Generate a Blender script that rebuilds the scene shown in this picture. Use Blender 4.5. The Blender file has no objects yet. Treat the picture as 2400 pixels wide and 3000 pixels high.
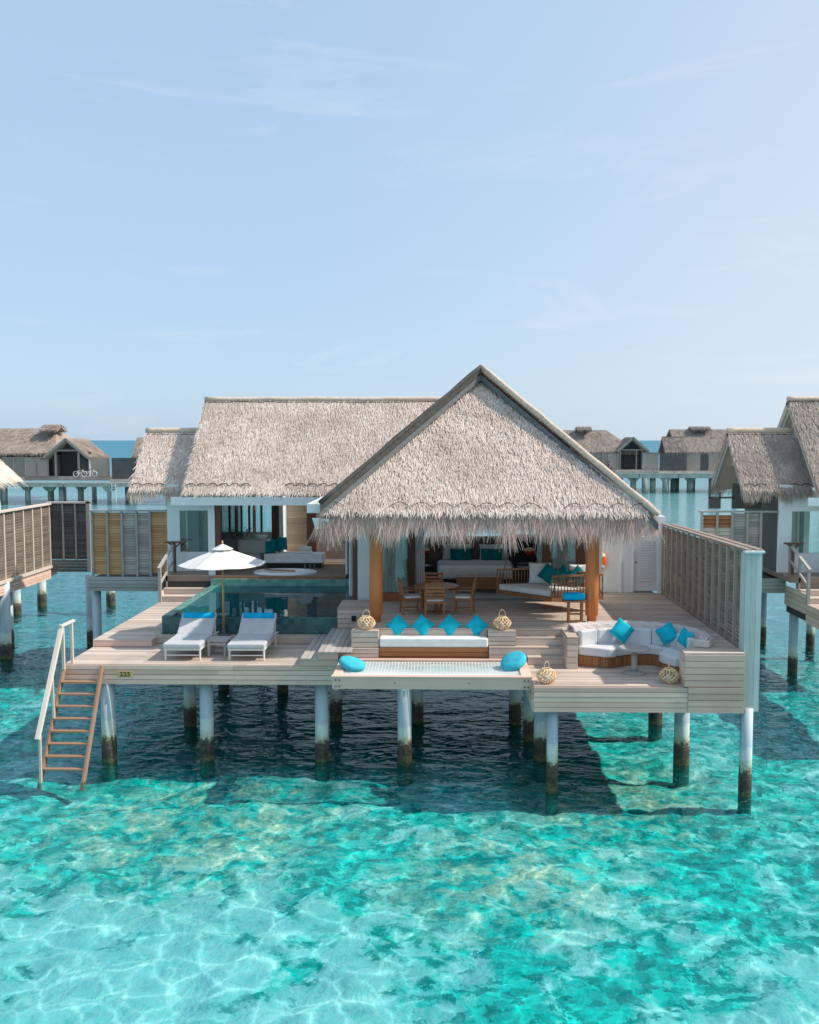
import bpy, math, random
import numpy as np
from mathutils import Vector, Matrix
random.seed(7)
rng = np.random.default_rng(11)
PI = math.pi
scene = bpy.context.scene
COL = scene.collection

# ------------------------------------------------------------------ helpers
class MB:
    """collects shapes; build() links them as one mesh object"""
    def __init__(s):
        s.v = []; s.f = []
    def add(s, verts, faces):
        n = len(s.v); s.v += [tuple(p) for p in verts]
        s.f += [tuple(i + n for i in f) for f in faces]
        return s
    def hexa(s, p):
        return s.add(p, [(0, 3, 2, 1), (4, 5, 6, 7), (0, 1, 5, 4), (1, 2, 6, 5), (2, 3, 7, 6), (3, 0, 4, 7)])
    def box(s, x0, x1, y0, y1, z0, z1):
        return s.hexa([(x0, y0, z0), (x1, y0, z0), (x1, y1, z0), (x0, y1, z0), (x0, y0, z1), (x1, y0, z1), (x1, y1, z1), (x0, y1, z1)])
    def beam(s, p, q, w, h, up=(0, 0, 1)):
        p = Vector(p); q = Vector(q); d = (q - p).normalized(); up = Vector(up)
        if abs(d.dot(up)) > .999: up = Vector((0, 1, 0))
        a = d.cross(up).normalized() * (w / 2); b = a.cross(d).normalized() * (h / 2)
        return s.hexa([p - a - b, p + a - b, q + a - b, q - a - b, p - a + b, p + a + b, q + a + b, q - a + b])
    def cyl(s, p, q, r0, r1=None, n=12):
        r1 = r0 if r1 is None else r1
        p = Vector(p); q = Vector(q); d = (q - p).normalized()
        u = d.cross(Vector((0, 0, 1)) if abs(d.z) < .95 else Vector((1, 0, 0))).normalized(); w = d.cross(u)
        vs = []
        for c, r in ((p, r0), (q, r1)):
            for k in range(n):
                a = 2 * PI * k / n; vs.append(c + u * (r * math.cos(a)) + w * (r * math.sin(a)))
        fs = [(k, (k + 1) % n, n + (k + 1) % n, n + k) for k in range(n)]
        return s.add(vs, fs + [tuple(range(n - 1, -1, -1)), tuple(range(n, 2 * n))])
    def tube(s, path, r, n=6, closed=False):
        P = [Vector(p) for p in path]; m = len(P); vs = []
        for i, c in enumerate(P):
            a = P[(i - 1) % m] if (i or closed) else P[0]; b = P[(i + 1) % m] if (i < m - 1 or closed) else P[-1]
            d = (b - a).normalized()
            u = d.cross(Vector((0, 0, 1)) if abs(d.z) < .95 else Vector((1, 0, 0))).normalized(); w = d.cross(u)
            rr = r[i] if isinstance(r, (list, tuple)) else r
            for k in range(n):
                t = 2 * PI * k / n; vs.append(c + u * (rr * math.cos(t)) + w * (rr * math.sin(t)))
        fs = []
        for i in range(m if closed else m - 1):
            j = (i + 1) % m
            for k in range(n):
                fs.append((i * n + k, i * n + (k + 1) % n, j * n + (k + 1) % n, j * n + k))
        if not closed: fs += [tuple(range(n - 1, -1, -1)), tuple(range((m - 1) * n, m * n))]
        return s.add(vs, fs)
    def lathe(s, prof, cx=0, cy=0, n=24):
        vs = []; m = len(prof)
        for r, z in prof:
            for k in range(n):
                a = 2 * PI * k / n; vs.append((cx + r * math.cos(a), cy + r * math.sin(a), z))
        fs = [(i * n + k, i * n + (k + 1) % n, (i + 1) * n + (k + 1) % n, (i + 1) * n + k) for i in range(m - 1) for k in range(n)]
        return s.add(vs, fs + [tuple(range(n - 1, -1, -1)), tuple(range((m - 1) * n, m * n))])
    def prism(s, poly, off):
        n = len(poly); off = Vector(off); P = [Vector(p) for p in poly]
        return s.add(P + [p + off for p in P], [tuple(range(n - 1, -1, -1)), tuple(range(n, 2 * n))] + [(k, (k + 1) % n, n + (k + 1) % n, n + k) for k in range(n)])
    def grid(s, fn, nu, nv):
        vs = [fn(i / nu, j / nv) for j in range(nv + 1) for i in range(nu + 1)]
        return s.add(vs, [(j * (nu + 1) + i, j * (nu + 1) + i + 1, (j + 1) * (nu + 1) + i + 1, (j + 1) * (nu + 1) + i) for j in range(nv) for i in range(nu)])
    def each(s, name, mat, parent=None, **k):
        """one object per connected piece"""
        root = list(range(len(s.v)))
        def fd(i):
            while root[i] != i: root[i] = root[root[i]]; i = root[i]
            return i
        for f in s.f:
            for i in f[1:]: root[fd(i)] = fd(f[0])
        gr = {}
        for i in range(len(s.v)): gr.setdefault(fd(i), []).append(i)
        fg = {}
        for f in s.f: fg.setdefault(fd(f[0]), []).append(f)
        out = []
        for r, idx in gr.items():
            m = {j: n for n, j in enumerate(idx)}; b = MB(); b.v = [s.v[j] for j in idx]; b.f = [tuple(m[j] for j in f) for f in fg[r]]
            out.append(b.build(name, mat, parent, **k))
        return out
    def build(s, name, mat, parent=None, smooth=False, bevel=0, sub=0, world=True):
        me = bpy.data.meshes.new(name); me.from_pydata(s.v, [], s.f); me.update()
        if mat: me.materials.append(mat)
        if smooth:
            for p in me.polygons: p.use_smooth = True
        o = bpy.data.objects.new(name, me); COL.objects.link(o)
        if parent is not None:
            o.parent = parent
            if world and parent.type == 'EMPTY': o.location = -parent.location
        if bevel:
            b = o.modifiers.new('bevel', 'BEVEL'); b.width = bevel; b.segments = 3
        if sub:
            b = o.modifiers.new('sub', 'SUBSURF'); b.levels = sub; b.render_levels = sub
        return o

def tag(o, label=None, cat=None, group=None, kind=None):
    if label: o['label'] = label
    if cat: o['category'] = cat
    if group: o['group'] = group
    if kind: o['kind'] = kind
    return o
def thing(name, label, cat, loc=(0, 0, 0), rz=0, group=None):
    o = bpy.data.objects.new(name, None); COL.objects.link(o)
    o.location = loc; o.rotation_euler = (0, 0, rz); o.empty_display_size = .2
    return tag(o, label, cat, group)
def copy_tree(o, parent=None):
    c = o.copy(); COL.objects.link(c); c.parent = parent
    for ch in list(o.children): copy_tree(ch, c)
    return c

# ------------------------------------------------------------------ materials
def newmat(name):
    m = bpy.data.materials.new(name); m.use_nodes = True
    nt = m.node_tree; nt.nodes.clear()
    return m, nt, nt.nodes, nt.links
def nd(ns, typ, **kw):
    n = ns.new(typ)
    for k, v in kw.items():
        if k in n.inputs: n.inputs[k].default_value = v
        else: setattr(n, k, v)
    return n
def ramp(ns, stops, interp='LINEAR'):
    r = ns.new('ShaderNodeValToRGB'); r.color_ramp.interpolation = interp
    e = r.color_ramp.elements
    while len(e) < len(stops): e.new(.5)
    for k, (p, c) in enumerate(stops):
        e[k].position = p; e[k].color = (c[0], c[1], c[2], 1) if not isinstance(c, (int, float)) else (c, c, c, 1)
    return r
def scaled(ns, ls, scale):
    g = ns.new('ShaderNodeNewGeometry'); mp = nd(ns, 'ShaderNodeMapping'); mp.inputs['Scale'].default_value = scale
    ls.new(g.outputs['Position'], mp.inputs['Vector']); return g, mp
def math_node(ns, ls, op, a, b=None, clamp=False):
    m = ns.new('ShaderNodeMath'); m.operation = op; m.use_clamp = clamp
    for k, x in enumerate((a, b)):
        if x is None: continue
        if isinstance(x, (int, float)): m.inputs[k].default_value = x
        else: ls.new(x, m.inputs[k])
    return m.outputs[0]
def mixc(ns, ls, fac, a, b, mode='MIX'):
    m = ns.new('ShaderNodeMix'); m.data_type = 'RGBA'; m.blend_type = mode
    for sock, x in ((m.inputs[0], fac), (m.inputs[6], a), (m.inputs[7], b)):
        if isinstance(x, (int, float)): sock.default_value = x
        elif isinstance(x, tuple): sock.default_value = (x[0], x[1], x[2], 1)
        else: ls.new(x, sock)
    return m.outputs[2]
def finish(m, ns, ls, col, rough=.7, bump=None, bs=.3, bd=.01, spec=.3, **kw):
    p = ns.new('ShaderNodeBsdfPrincipled'); out = ns.new('ShaderNodeOutputMaterial')
    if isinstance(col, tuple): p.inputs['Base Color'].default_value = (*col, 1)
    else: ls.new(col, p.inputs['Base Color'])
    if isinstance(rough, (int, float)): p.inputs['Roughness'].default_value = rough
    else: ls.new(rough, p.inputs['Roughness'])
    p.inputs['Specular IOR Level'].default_value = spec
    for k, v in kw.items(): p.inputs[k].default_value = v
    if bump is not None:
        b = nd(ns, 'ShaderNodeBump', Strength=bs, Distance=bd); ls.new(bump, b.inputs['Height']); ls.new(b.outputs[0], p.inputs['Normal'])
    ls.new(p.outputs[0], out.inputs[0]); return m

def wood(name, dark, light, axis='x', rough=.75, stain=.35, stain_col=(.16, .14, .12)):
    m, nt, ns, ls = newmat(name)
    sc = {'x': (1.2, 22, 22), 'y': (22, 1.2, 22), 'z': (22, 22, 1.2)}[axis]
    g, mp = scaled(ns, ls, sc)
    n1 = nd(ns, 'ShaderNodeTexNoise', Scale=1.6, Detail=6, Roughness=.65); ls.new(mp.outputs[0], n1.inputs['Vector'])
    n2 = nd(ns, 'ShaderNodeTexNoise', Scale=.9, Detail=4); ls.new(g.outputs['Position'], n2.inputs['Vector'])
    f = math_node(ns, ls, 'ADD', math_node(ns, ls, 'MULTIPLY', g.outputs['Random Per Island'], .62), math_node(ns, ls, 'MULTIPLY', n1.outputs[0], .55))
    f = math_node(ns, ls, 'SUBTRACT', f, .1)
    r = ramp(ns, [(.05, dark), (.95, light)]); ls.new(f, r.inputs[0])
    s = ramp(ns, [(.45, 0.), (.75, stain)]); ls.new(n2.outputs[0], s.inputs[0])
    c = mixc(ns, ls, s.outputs[0], r.outputs[0], stain_col)
    return finish(m, ns, ls, c, rough, n1.outputs[0], .35, .004, .25)

def plain(name, col, rough=.6, var=.15, scale=6., bs=.15, spec=.3, stretch=(1, 1, 1), island=0., **kw):
    m, nt, ns, ls = newmat(name)
    g, mp = scaled(ns, ls, stretch)
    n = nd(ns, 'ShaderNodeTexNoise', Scale=scale, Detail=5, Roughness=.6); ls.new(mp.outputs[0], n.inputs['Vector'])
    lo = tuple(c * (1 - var) for c in col); hi = tuple(min(1, c * (1 + var)) for c in col)
    f = n.outputs[0]
    if island: f = math_node(ns, ls, 'ADD', math_node(ns, ls, 'MULTIPLY', f, 1 - island), math_node(ns, ls, 'MULTIPLY', g.outputs['Random Per Island'], island))
    r = ramp(ns, [(.25, lo), (.75, hi)]); ls.new(f, r.inputs[0])
    return finish(m, ns, ls, r.outputs[0], rough, n.outputs[0], bs, .01, spec, **kw)

def fabric(name, col, var=.06):
    m, nt, ns, ls = newmat(name)
    g, mp = scaled(ns, ls, (1, 1, 1))
    n = nd(ns, 'ShaderNodeTexNoise', Scale=5., Detail=3); ls.new(mp.outputs[0], n.inputs['Vector'])
    w = nd(ns, 'ShaderNodeTexNoise', Scale=220., Detail=2); ls.new(mp.outputs[0], w.inputs['Vector'])
    r = ramp(ns, [(.3, tuple(c * (1 - var) for c in col)), (.7, tuple(min(1, c * (1 + var)) for c in col))]); ls.new(n.outputs[0], r.inputs[0])
    h = math_node(ns, ls, 'ADD', n.outputs[0], math_node(ns, ls, 'MULTIPLY', w.outputs[0], .15))
    return finish(m, ns, ls, r.outputs[0], .9, h, .4, .03, .15)

def thatch_mat(name, dark, mid, light, patch=(.30, .25, .22), trans=.18):
    m, nt, ns, ls = newmat(name)
    g = ns.new('ShaderNodeNewGeometry')
    n = nd(ns, 'ShaderNodeTexNoise', Scale=.8, Detail=5, Roughness=.6); ls.new(g.outputs['Position'], n.inputs['Vector'])
    n2 = nd(ns, 'ShaderNodeTexNoise', Scale=14., Detail=3); ls.new(g.outputs['Position'], n2.inputs['Vector'])
    f = math_node(ns, ls, 'ADD', math_node(ns, ls, 'MULTIPLY', g.outputs['Random Per Island'], .75), math_node(ns, ls, 'MULTIPLY', n2.outputs[0], .3))
    r = ramp(ns, [(.0, dark), (.35, mid), (1., light)]); ls.new(f, r.inputs[0])
    s = ramp(ns, [(.44, 0.), (.66, .85)]); ls.new(n.outputs[0], s.inputs[0])
    c = mixc(ns, ls, s.outputs[0], r.outputs[0], mixc(ns, ls, .55, mixc(ns, ls, 1., r.outputs[0], (.82, .79, .76), 'MULTIPLY'), patch))
    d = nd(ns, 'ShaderNodeBsdfDiffuse', Roughness=.6); t = ns.new('ShaderNodeBsdfTranslucent'); mx = ns.new('ShaderNodeMixShader'); mx.inputs[0].default_value = trans
    bp = nd(ns, 'ShaderNodeBump', Strength=.3, Distance=.02); ls.new(n2.outputs[0], bp.inputs['Height']); ls.new(bp.outputs[0], d.inputs['Normal'])
    ls.new(c, d.inputs[0]); ls.new(c, t.inputs[0]); ls.new(d.outputs[0], mx.inputs[1]); ls.new(t.outputs[0], mx.inputs[2])
    out = ns.new('ShaderNodeOutputMaterial'); ls.new(mx.outputs[0], out.inputs[0]); return m

def pile_mat(name):
    m, nt, ns, ls = newmat(name)
    g = ns.new('ShaderNodeNewGeometry')
    sep = ns.new('ShaderNodeSeparateXYZ'); ls.new(g.outputs['Position'], sep.inputs[0])
    n = nd(ns, 'ShaderNodeTexNoise', Scale=9., Detail=6, Roughness=.7); ls.new(g.outputs['Position'], n.inputs['Vector'])
    big = nd(ns, 'ShaderNodeTexNoise', Scale=.45, Detail=1); ls.new(g.outputs['Position'], big.inputs['Vector'])
    rag = math_node(ns, ls, 'MULTIPLY', math_node(ns, ls, 'SUBTRACT', n.outputs[0], .5), .6)
    off = math_node(ns, ls, 'MULTIPLY', math_node(ns, ls, 'SUBTRACT', big.outputs[0], .5), .5)
    z = math_node(ns, ls, 'ADD', math_node(ns, ls, 'ADD', sep.outputs[2], rag), off)
    zz = math_node(ns, ls, 'MULTIPLY', z, .5, True)
    r = ramp(ns, [(0., (.06, .07, .035)), (.05, (.11, .10, .05)), (.12, (.05, .04, .032)), (.27, (.10, .078, .06)), (.285, (.40, .40, .26)), (.33, (.56, .57, .44)), (.40, (.66, .69, .66)), (.50, (.64, .69, .67)), (.515, (.46, .545, .61)), (1., (.52, .60, .66))])
    ls.new(zz, r.inputs[0])
    n2 = nd(ns, 'ShaderNodeTexNoise', Scale=20., Detail=5, Roughness=.7); ls.new(g.outputs['Position'], n2.inputs['Vector'])
    st = nd(ns, 'ShaderNodeMapping'); st.inputs['Scale'].default_value = (9, 9, .9); ls.new(g.outputs['Position'], st.inputs[0])
    n3 = nd(ns, 'ShaderNodeTexNoise', Scale=1., Detail=4); ls.new(st.outputs[0], n3.inputs['Vector'])
    low = ramp(ns, [(.265, 1.), (.30, 0.)]); ls.new(zz, low.inputs[0])
    sp = ramp(ns, [(.3, .35), (.7, 2.1)]); ls.new(n2.outputs[0], sp.inputs[0])
    sv = ramp(ns, [(.3, .86), (.7, 1.06)]); ls.new(n3.outputs[0], sv.inputs[0])
    c = mixc(ns, ls, 1., r.outputs[0], mixc(ns, ls, low.outputs[0], sv.outputs[0], sp.outputs[0]), 'MULTIPLY')
    # below the surface the colour fades to teal, blending the sleeve into the water
    teal_fade = nd(ns, 'ShaderNodeMapRange'); teal_fade.inputs[1].default_value = .02; teal_fade.inputs[2].default_value = -.24; ls.new(sep.outputs[2], teal_fade.inputs[0])
    c = mixc(ns, ls, teal_fade.outputs[0], c, (.006, .30, .29))
    h = math_node(ns, ls, 'MULTIPLY', n2.outputs[0], low.outputs[0])
    return finish(m, ns, ls, c, .55, h, 1., .05, .3)

def tile_mat(name, c1, c2, size=.16, mortar=(.02, .035, .035), rough=.25):
    m, nt, ns, ls = newmat(name)
    g, mp = scaled(ns, ls, (1 / size,) * 3)
    fl = ns.new('ShaderNodeVectorMath'); fl.operation = 'FLOOR'; ls.new(mp.outputs[0], fl.inputs[0])
    wn = ns.new('ShaderNodeTexWhiteNoise'); ls.new(fl.outputs[0], wn.inputs['Vector'])
    n = nd(ns, 'ShaderNodeTexNoise', Scale=7., Detail=4); ls.new(g.outputs['Position'], n.inputs['Vector'])
    f = math_node(ns, ls, 'ADD', math_node(ns, ls, 'MULTIPLY', wn.outputs[0], .6), math_node(ns, ls, 'MULTIPLY', n.outputs[0], .4))
    r = ramp(ns, [(.2, c1), (.85, c2)]); ls.new(f, r.inputs[0])
    return finish(m, ns, ls, r.outputs[0], rough, n.outputs[0], .15, .01, .5)

def glass_mat(name, tint, refl=.5, rough=.02):
    m, nt, ns, ls = newmat(name)
    t = ns.new('ShaderNodeBsdfTransparent'); t.inputs[0].default_value = (*tint, 1)
    gl = ns.new('ShaderNodeBsdfGlossy'); gl.inputs[0].default_value = (.9, .95, .95, 1); gl.inputs['Roughness'].default_value = rough
    lw = nd(ns, 'ShaderNodeFresnel', IOR=1.5)
    mx = ns.new('ShaderNodeMixShader'); out = ns.new('ShaderNodeOutputMaterial')
    ls.new(math_node(ns, ls, 'ADD', lw.outputs[0], refl * .2, True), mx.inputs[0])
    ls.new(t.outputs[0], mx.inputs[1]); ls.new(gl.outputs[0], mx.inputs[2]); ls.new(mx.outputs[0], out.inputs[0]); return m

def sheer_mat(name, col=(.8, .84, .84), op=.6):
    m, nt, ns, ls = newmat(name)
    t = ns.new('ShaderNodeBsdfTransparent'); d = ns.new('ShaderNodeBsdfDiffuse'); d.inputs[0].default_value = (*col, 1)
    tl = ns.new('ShaderNodeBsdfTranslucent'); tl.inputs[0].default_value = (*col, 1)
    a = ns.new('ShaderNodeMixShader'); a.inputs[0].default_value = .4; ls.new(d.outputs[0], a.inputs[1]); ls.new(tl.outputs[0], a.inputs[2])
    b = ns.new('ShaderNodeMixShader'); b.inputs[0].default_value = op; ls.new(t.outputs[0], b.inputs[1]); ls.new(a.outputs[0], b.inputs[2])
    out = ns.new('ShaderNodeOutputMaterial'); ls.new(b.outputs[0], out.inputs[0]); return m

def sea_mat():
    m, nt, ns, ls = newmat('sea_water')
    g = ns.new('ShaderNodeNewGeometry')
    mp = nd(ns, 'ShaderNodeMapping'); mp.inputs['Scale'].default_value = (.75, 1.25, 1); mp.inputs['Rotation'].default_value = (0, 0, .35)
    ls.new(g.outputs['Position'], mp.inputs[0])
    a = nd(ns, 'ShaderNodeTexNoise', Scale=1.0, Detail=3, Roughness=.5, Distortion=.6); ls.new(mp.outputs[0], a.inputs['Vector'])
    b = nd(ns, 'ShaderNodeTexNoise', Scale=3.2, Detail=2, Roughness=.5, Distortion=.5); ls.new(mp.outputs[0], b.inputs['Vector'])
    h = math_node(ns, ls, 'ADD', math_node(ns, ls, 'MULTIPLY', a.outputs[0], .75), math_node(ns, ls, 'MULTIPLY', b.outputs[0], .26))
    bp = nd(ns, 'ShaderNodeBump', Strength=1., Distance=.30); ls.new(h, bp.inputs['Height'])
    # painted caustics: bright Voronoi lines in the transmission tint stand in for rippled light
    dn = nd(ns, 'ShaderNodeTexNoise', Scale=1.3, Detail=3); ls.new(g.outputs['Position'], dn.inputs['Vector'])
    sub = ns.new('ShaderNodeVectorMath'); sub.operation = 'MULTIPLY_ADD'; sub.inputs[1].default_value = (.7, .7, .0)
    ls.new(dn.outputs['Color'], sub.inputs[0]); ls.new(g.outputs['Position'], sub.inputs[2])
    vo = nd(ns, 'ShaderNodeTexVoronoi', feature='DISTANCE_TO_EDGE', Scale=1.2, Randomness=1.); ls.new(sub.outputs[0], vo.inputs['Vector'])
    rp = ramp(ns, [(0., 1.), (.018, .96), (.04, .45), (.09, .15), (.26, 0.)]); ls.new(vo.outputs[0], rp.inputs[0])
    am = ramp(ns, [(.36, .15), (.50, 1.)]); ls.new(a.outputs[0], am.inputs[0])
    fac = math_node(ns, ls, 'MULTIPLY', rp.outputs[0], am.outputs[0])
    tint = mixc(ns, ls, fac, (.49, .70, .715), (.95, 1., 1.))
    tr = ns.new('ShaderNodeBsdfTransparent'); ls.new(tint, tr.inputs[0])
    gl = ns.new('ShaderNodeBsdfGlossy'); gl.inputs['Roughness'].default_value = .04; ls.new(bp.outputs[0], gl.inputs['Normal'])
    fr = nd(ns, 'ShaderNodeFresnel', IOR=1.33)
    mx = ns.new('ShaderNodeMixShader'); out = ns.new('ShaderNodeOutputMaterial')
    # small unresolved waves keep the mean reflectance of a rough sea below that of a flat sheet
    sy = ns.new('ShaderNodeSeparateXYZ'); ls.new(g.outputs['Position'], sy.inputs[0])
    lim = nd(ns, 'ShaderNodeMapRange'); lim.inputs[1].default_value = 60.; lim.inputs[2].default_value = 400.; lim.inputs[3].default_value = .72; lim.inputs[4].default_value = .30; ls.new(sy.outputs[1], lim.inputs[0])
    ls.new(math_node(ns, ls, 'MINIMUM', fr.outputs[0], lim.outputs[0]), mx.inputs[0]); ls.new(tr.outputs[0], mx.inputs[1]); ls.new(gl.outputs[0], mx.inputs[2]); ls.new(mx.outputs[0], out.inputs[0])
    return m

def pool_water_mat():
    m, nt, ns, ls = newmat('pool_water')
    g = ns.new('ShaderNodeNewGeometry')
    a = nd(ns, 'ShaderNodeTexNoise', Scale=.9, Detail=2); ls.new(g.outputs['Position'], a.inputs['Vector'])
    bp = nd(ns, 'ShaderNodeBump', Strength=.25, Distance=.03); ls.new(a.outputs[0], bp.inputs['Height'])
    tr = ns.new('ShaderNodeBsdfTransparent'); tr.inputs[0].default_value = (.55, .88, .9, 1)
    gl = ns.new('ShaderNodeBsdfGlossy'); gl.inputs['Roughness'].default_value = .015; ls.new(bp.outputs[0], gl.inputs['Normal'])
    fr = nd(ns, 'ShaderNodeFresnel', IOR=1.4); ls.new(bp.outputs[0], fr.inputs['Normal'])
    mx = ns.new('ShaderNodeMixShader'); out = ns.new('ShaderNodeOutputMaterial')
    ls.new(fr.outputs[0], mx.inputs[0]); ls.new(tr.outputs[0], mx.inputs[1]); ls.new(gl.outputs[0], mx.inputs[2]); ls.new(mx.outputs[0], out.inputs[0])
    return m

def seabed_mat():
    m, nt, ns, ls = newmat('lagoon_floor')
    g = ns.new('ShaderNodeNewGeometry'); raw = g.outputs['Position']
    wn = nd(ns, 'ShaderNodeTexNoise', Scale=1.1, Detail=1); ls.new(raw, wn.inputs['Vector'])
    wv = ns.new('ShaderNodeVectorMath'); wv.operation = 'MULTIPLY_ADD'; wv.inputs[1].default_value = (.55, .35, 0); ls.new(wn.outputs['Color'], wv.inputs[0]); ls.new(raw, wv.inputs[2]); pos = wv.outputs[0]
    def noise(sc, det=5, ro=.6, dist=0.):
        n = nd(ns, 'ShaderNodeTexNoise', Scale=sc, Detail=det, Roughness=ro, Distortion=dist); ls.new(pos, n.inputs['Vector']); return n.outputs[0]
    def blob(x, y, r, inner=.2):          # 1 inside, 0 outside, on the real sea floor
        v = ns.new('ShaderNodeVectorMath'); v.operation = 'DISTANCE'; v.inputs[1].default_value = (x, y, -.46); ls.new(pos, v.inputs[0])
        mr = nd(ns, 'ShaderNodeMapRange'); mr.inputs[1].default_value = r; mr.inputs[2].default_value = r * inner; ls.new(v.outputs['Value'], mr.inputs[0]); return mr.outputs[0]
    def cells(sc, warp):
        wn2 = nd(ns, 'ShaderNodeTexNoise', Scale=sc * 1.7, Detail=3); ls.new(raw, wn2.inputs['Vector'])
        w2 = ns.new('ShaderNodeVectorMath'); w2.operation = 'MULTIPLY_ADD'; w2.inputs[1].default_value = (warp, warp, 0); ls.new(wn2.outputs['Color'], w2.inputs[0]); ls.new(pos, w2.inputs[2])
        v = nd(ns, 'ShaderNodeTexVoronoi', feature='F1', Scale=sc); ls.new(w2.outputs[0], v.inputs['Vector'])
        sp = ns.new('ShaderNodeSeparateColor'); ls.new(v.outputs['Color'], sp.inputs[0]); return sp.outputs[0]
    ca = cells(2.0, .9); cb = cells(5.0, .4)
    big = noise(.16, 3); med = noise(.95, 6, .62, .1); fine = noise(3.0, 4, .6, .1); grit = noise(9., 4, .7)
    sandy = math_node(ns, ls, 'MAXIMUM', blob(-4.2, 13.0, 5.6, .05), math_node(ns, ls, 'MULTIPLY', blob(6.5, 13., 4.4, .05), .6))
    s = math_node(ns, ls, 'ADD', math_node(ns, ls, 'MULTIPLY', sandy, .27), math_node(ns, ls, 'MULTIPLY', med, .78))
    s = math_node(ns, ls, 'ADD', s, math_node(ns, ls, 'MULTIPLY', fine, .28))
    s = math_node(ns, ls, 'ADD', s, math_node(ns, ls, 'MULTIPLY', math_node(ns, ls, 'SUBTRACT', big, .5), .35))
    s = math_node(ns, ls, 'ADD', s, math_node(ns, ls, 'MULTIPLY', math_node(ns, ls, 'SUBTRACT', ca, .5), .08))
    s = math_node(ns, ls, 'ADD', s, math_node(ns, ls, 'MULTIPLY', math_node(ns, ls, 'SUBTRACT', cb, .5), .09))
    mask = ramp(ns, [(.53, 0.), (.565, .3), (.62, .75), (.69, 1.)]); ls.new(s, mask.inputs[0])
    algae = mixc(ns, ls, ramp_out(ns, ls, math_node(ns, ls, 'ADD', math_node(ns, ls, 'MULTIPLY', fine, .62), math_node(ns, ls, 'MULTIPLY', cb, .38)), [(.35, 0.), (.62, 1.)]), (.0, .40, .385), (.006, .93, .83))
    sand = mixc(ns, ls, ramp_out(ns, ls, grit, [(.35, 0.), (.65, 1.)]), (.36, .97, .98), (.56, 1., 1.))
    c = mixc(ns, ls, mask.outputs[0], algae, sand)
    # dull rubble patches
    rub = ramp_out(ns, ls, math_node(ns, ls, 'ADD', math_node(ns, ls, 'MULTIPLY', noise(.55, 4, .6), .7), math_node(ns, ls, 'MULTIPLY', fine, .3)), [(.56, 0.), (.66, .6)])
    c = mixc(ns, ls, rub, c, (.14, .55, .66))
    # pale coral heads close to the villa and under it
    near = math_node(ns, ls, 'MAXIMUM', blob(-5., 20.2, 4.6, .3), math_node(ns, ls, 'MAXIMUM', blob(4.2, 21.6, 3.6, .3), blob(1.5, 17.8, 3.2, .2)))
    cor = math_node(ns, ls, 'MULTIPLY', near, ramp_out(ns, ls, math_node(ns, ls, 'ADD', math_node(ns, ls, 'MULTIPLY', fine, .6), math_node(ns, ls, 'MULTIPLY', med, .4)), [(.44, 0.), (.58, .85)]))
    c = mixc(ns, ls, cor, c, mixc(ns, ls, ramp_out(ns, ls, grit, [(.4, 0.), (.6, 1.)]), (.30, .55, .40), (.95, .98, .70)))
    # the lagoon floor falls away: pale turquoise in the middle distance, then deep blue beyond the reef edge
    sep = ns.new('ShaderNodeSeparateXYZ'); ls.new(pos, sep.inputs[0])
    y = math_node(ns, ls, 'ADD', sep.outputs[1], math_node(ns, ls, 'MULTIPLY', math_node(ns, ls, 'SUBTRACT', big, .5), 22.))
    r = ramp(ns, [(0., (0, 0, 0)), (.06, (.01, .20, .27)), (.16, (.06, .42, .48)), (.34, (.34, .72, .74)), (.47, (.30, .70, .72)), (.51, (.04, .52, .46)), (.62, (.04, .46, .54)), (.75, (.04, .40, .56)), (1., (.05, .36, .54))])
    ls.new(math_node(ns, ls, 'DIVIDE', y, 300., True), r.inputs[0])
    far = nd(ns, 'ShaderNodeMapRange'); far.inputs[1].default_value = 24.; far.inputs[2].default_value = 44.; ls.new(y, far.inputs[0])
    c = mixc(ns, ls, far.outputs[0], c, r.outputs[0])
    return finish(m, ns, ls, c, .9, fine, .5, .15, .1)
def ramp_out(ns, ls, src, stops):
    r = ramp(ns, stops); ls.new(src, r.inputs[0]); return r.outputs[0]

M = {}
M['deck'] = wood('weathered_deck', (.42, .325, .265), (.73, .60, .51), 'x', stain=.45, stain_col=(.30, .255, .225))
M['deck_y'] = wood('weathered_deck_along', (.34, .29, .27), (.58, .52, .48), 'y', stain=.2)
M['fascia'] = wood('weathered_fascia', (.54, .35, .28), (.92, .64, .53), 'x', stain=.35, stain_col=(.40, .29, .24))
M['grey_wood'] = wood('grey_slat', (.28, .25, .23), (.54, .49, .45), 'x', stain=.25)
M['grey_wood_y'] = wood('grey_slat_along', (.22, .17, .14), (.44, .35, .29), 'y', stain=.25)
M['grey_post'] = wood('grey_post', (.30, .28, .26), (.50, .46, .43), 'z', stain=.2)
M['batten'] = wood('fence_batten', (.40, .32, .27), (.58, .48, .41), 'z', stain=.15)
M['pink_wood'] = wood('pale_wood', (.55, .44, .38), (.78, .68, .60), 'z', stain=.1)
M['dark_slat'] = wood('dark_slat', (.08, .075, .075), (.18, .165, .155), 'x', stain=.2)
M['new_wood'] = wood('new_timber', (.42, .215, .09), (.68, .40, .21), 'x', stain=.1)
M['teak'] = wood('teak', (.22, .085, .032), (.46, .20, .085), 'x', .5, stain=.1, stain_col=(.12, .05, .02))
M['teak_z'] = wood('teak_upright', (.25, .10, .04), (.48, .22, .095), 'z', .5, stain=.1, stain_col=(.12, .05, .02))
M['log'] = wood('varnished_log', (.50, .155, .05), (.84, .29, .105), 'z', .34, stain=.2, stain_col=(.36, .10, .025))
M['brown_frame'] = wood('brown_frame', (.10, .045, .03), (.20, .09, .06), 'z', .5, stain=.1)
M['dark_floor'] = wood('dark_floor', (.17, .125, .10), (.30, .225, .18), 'x', .4, stain=.1)
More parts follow.
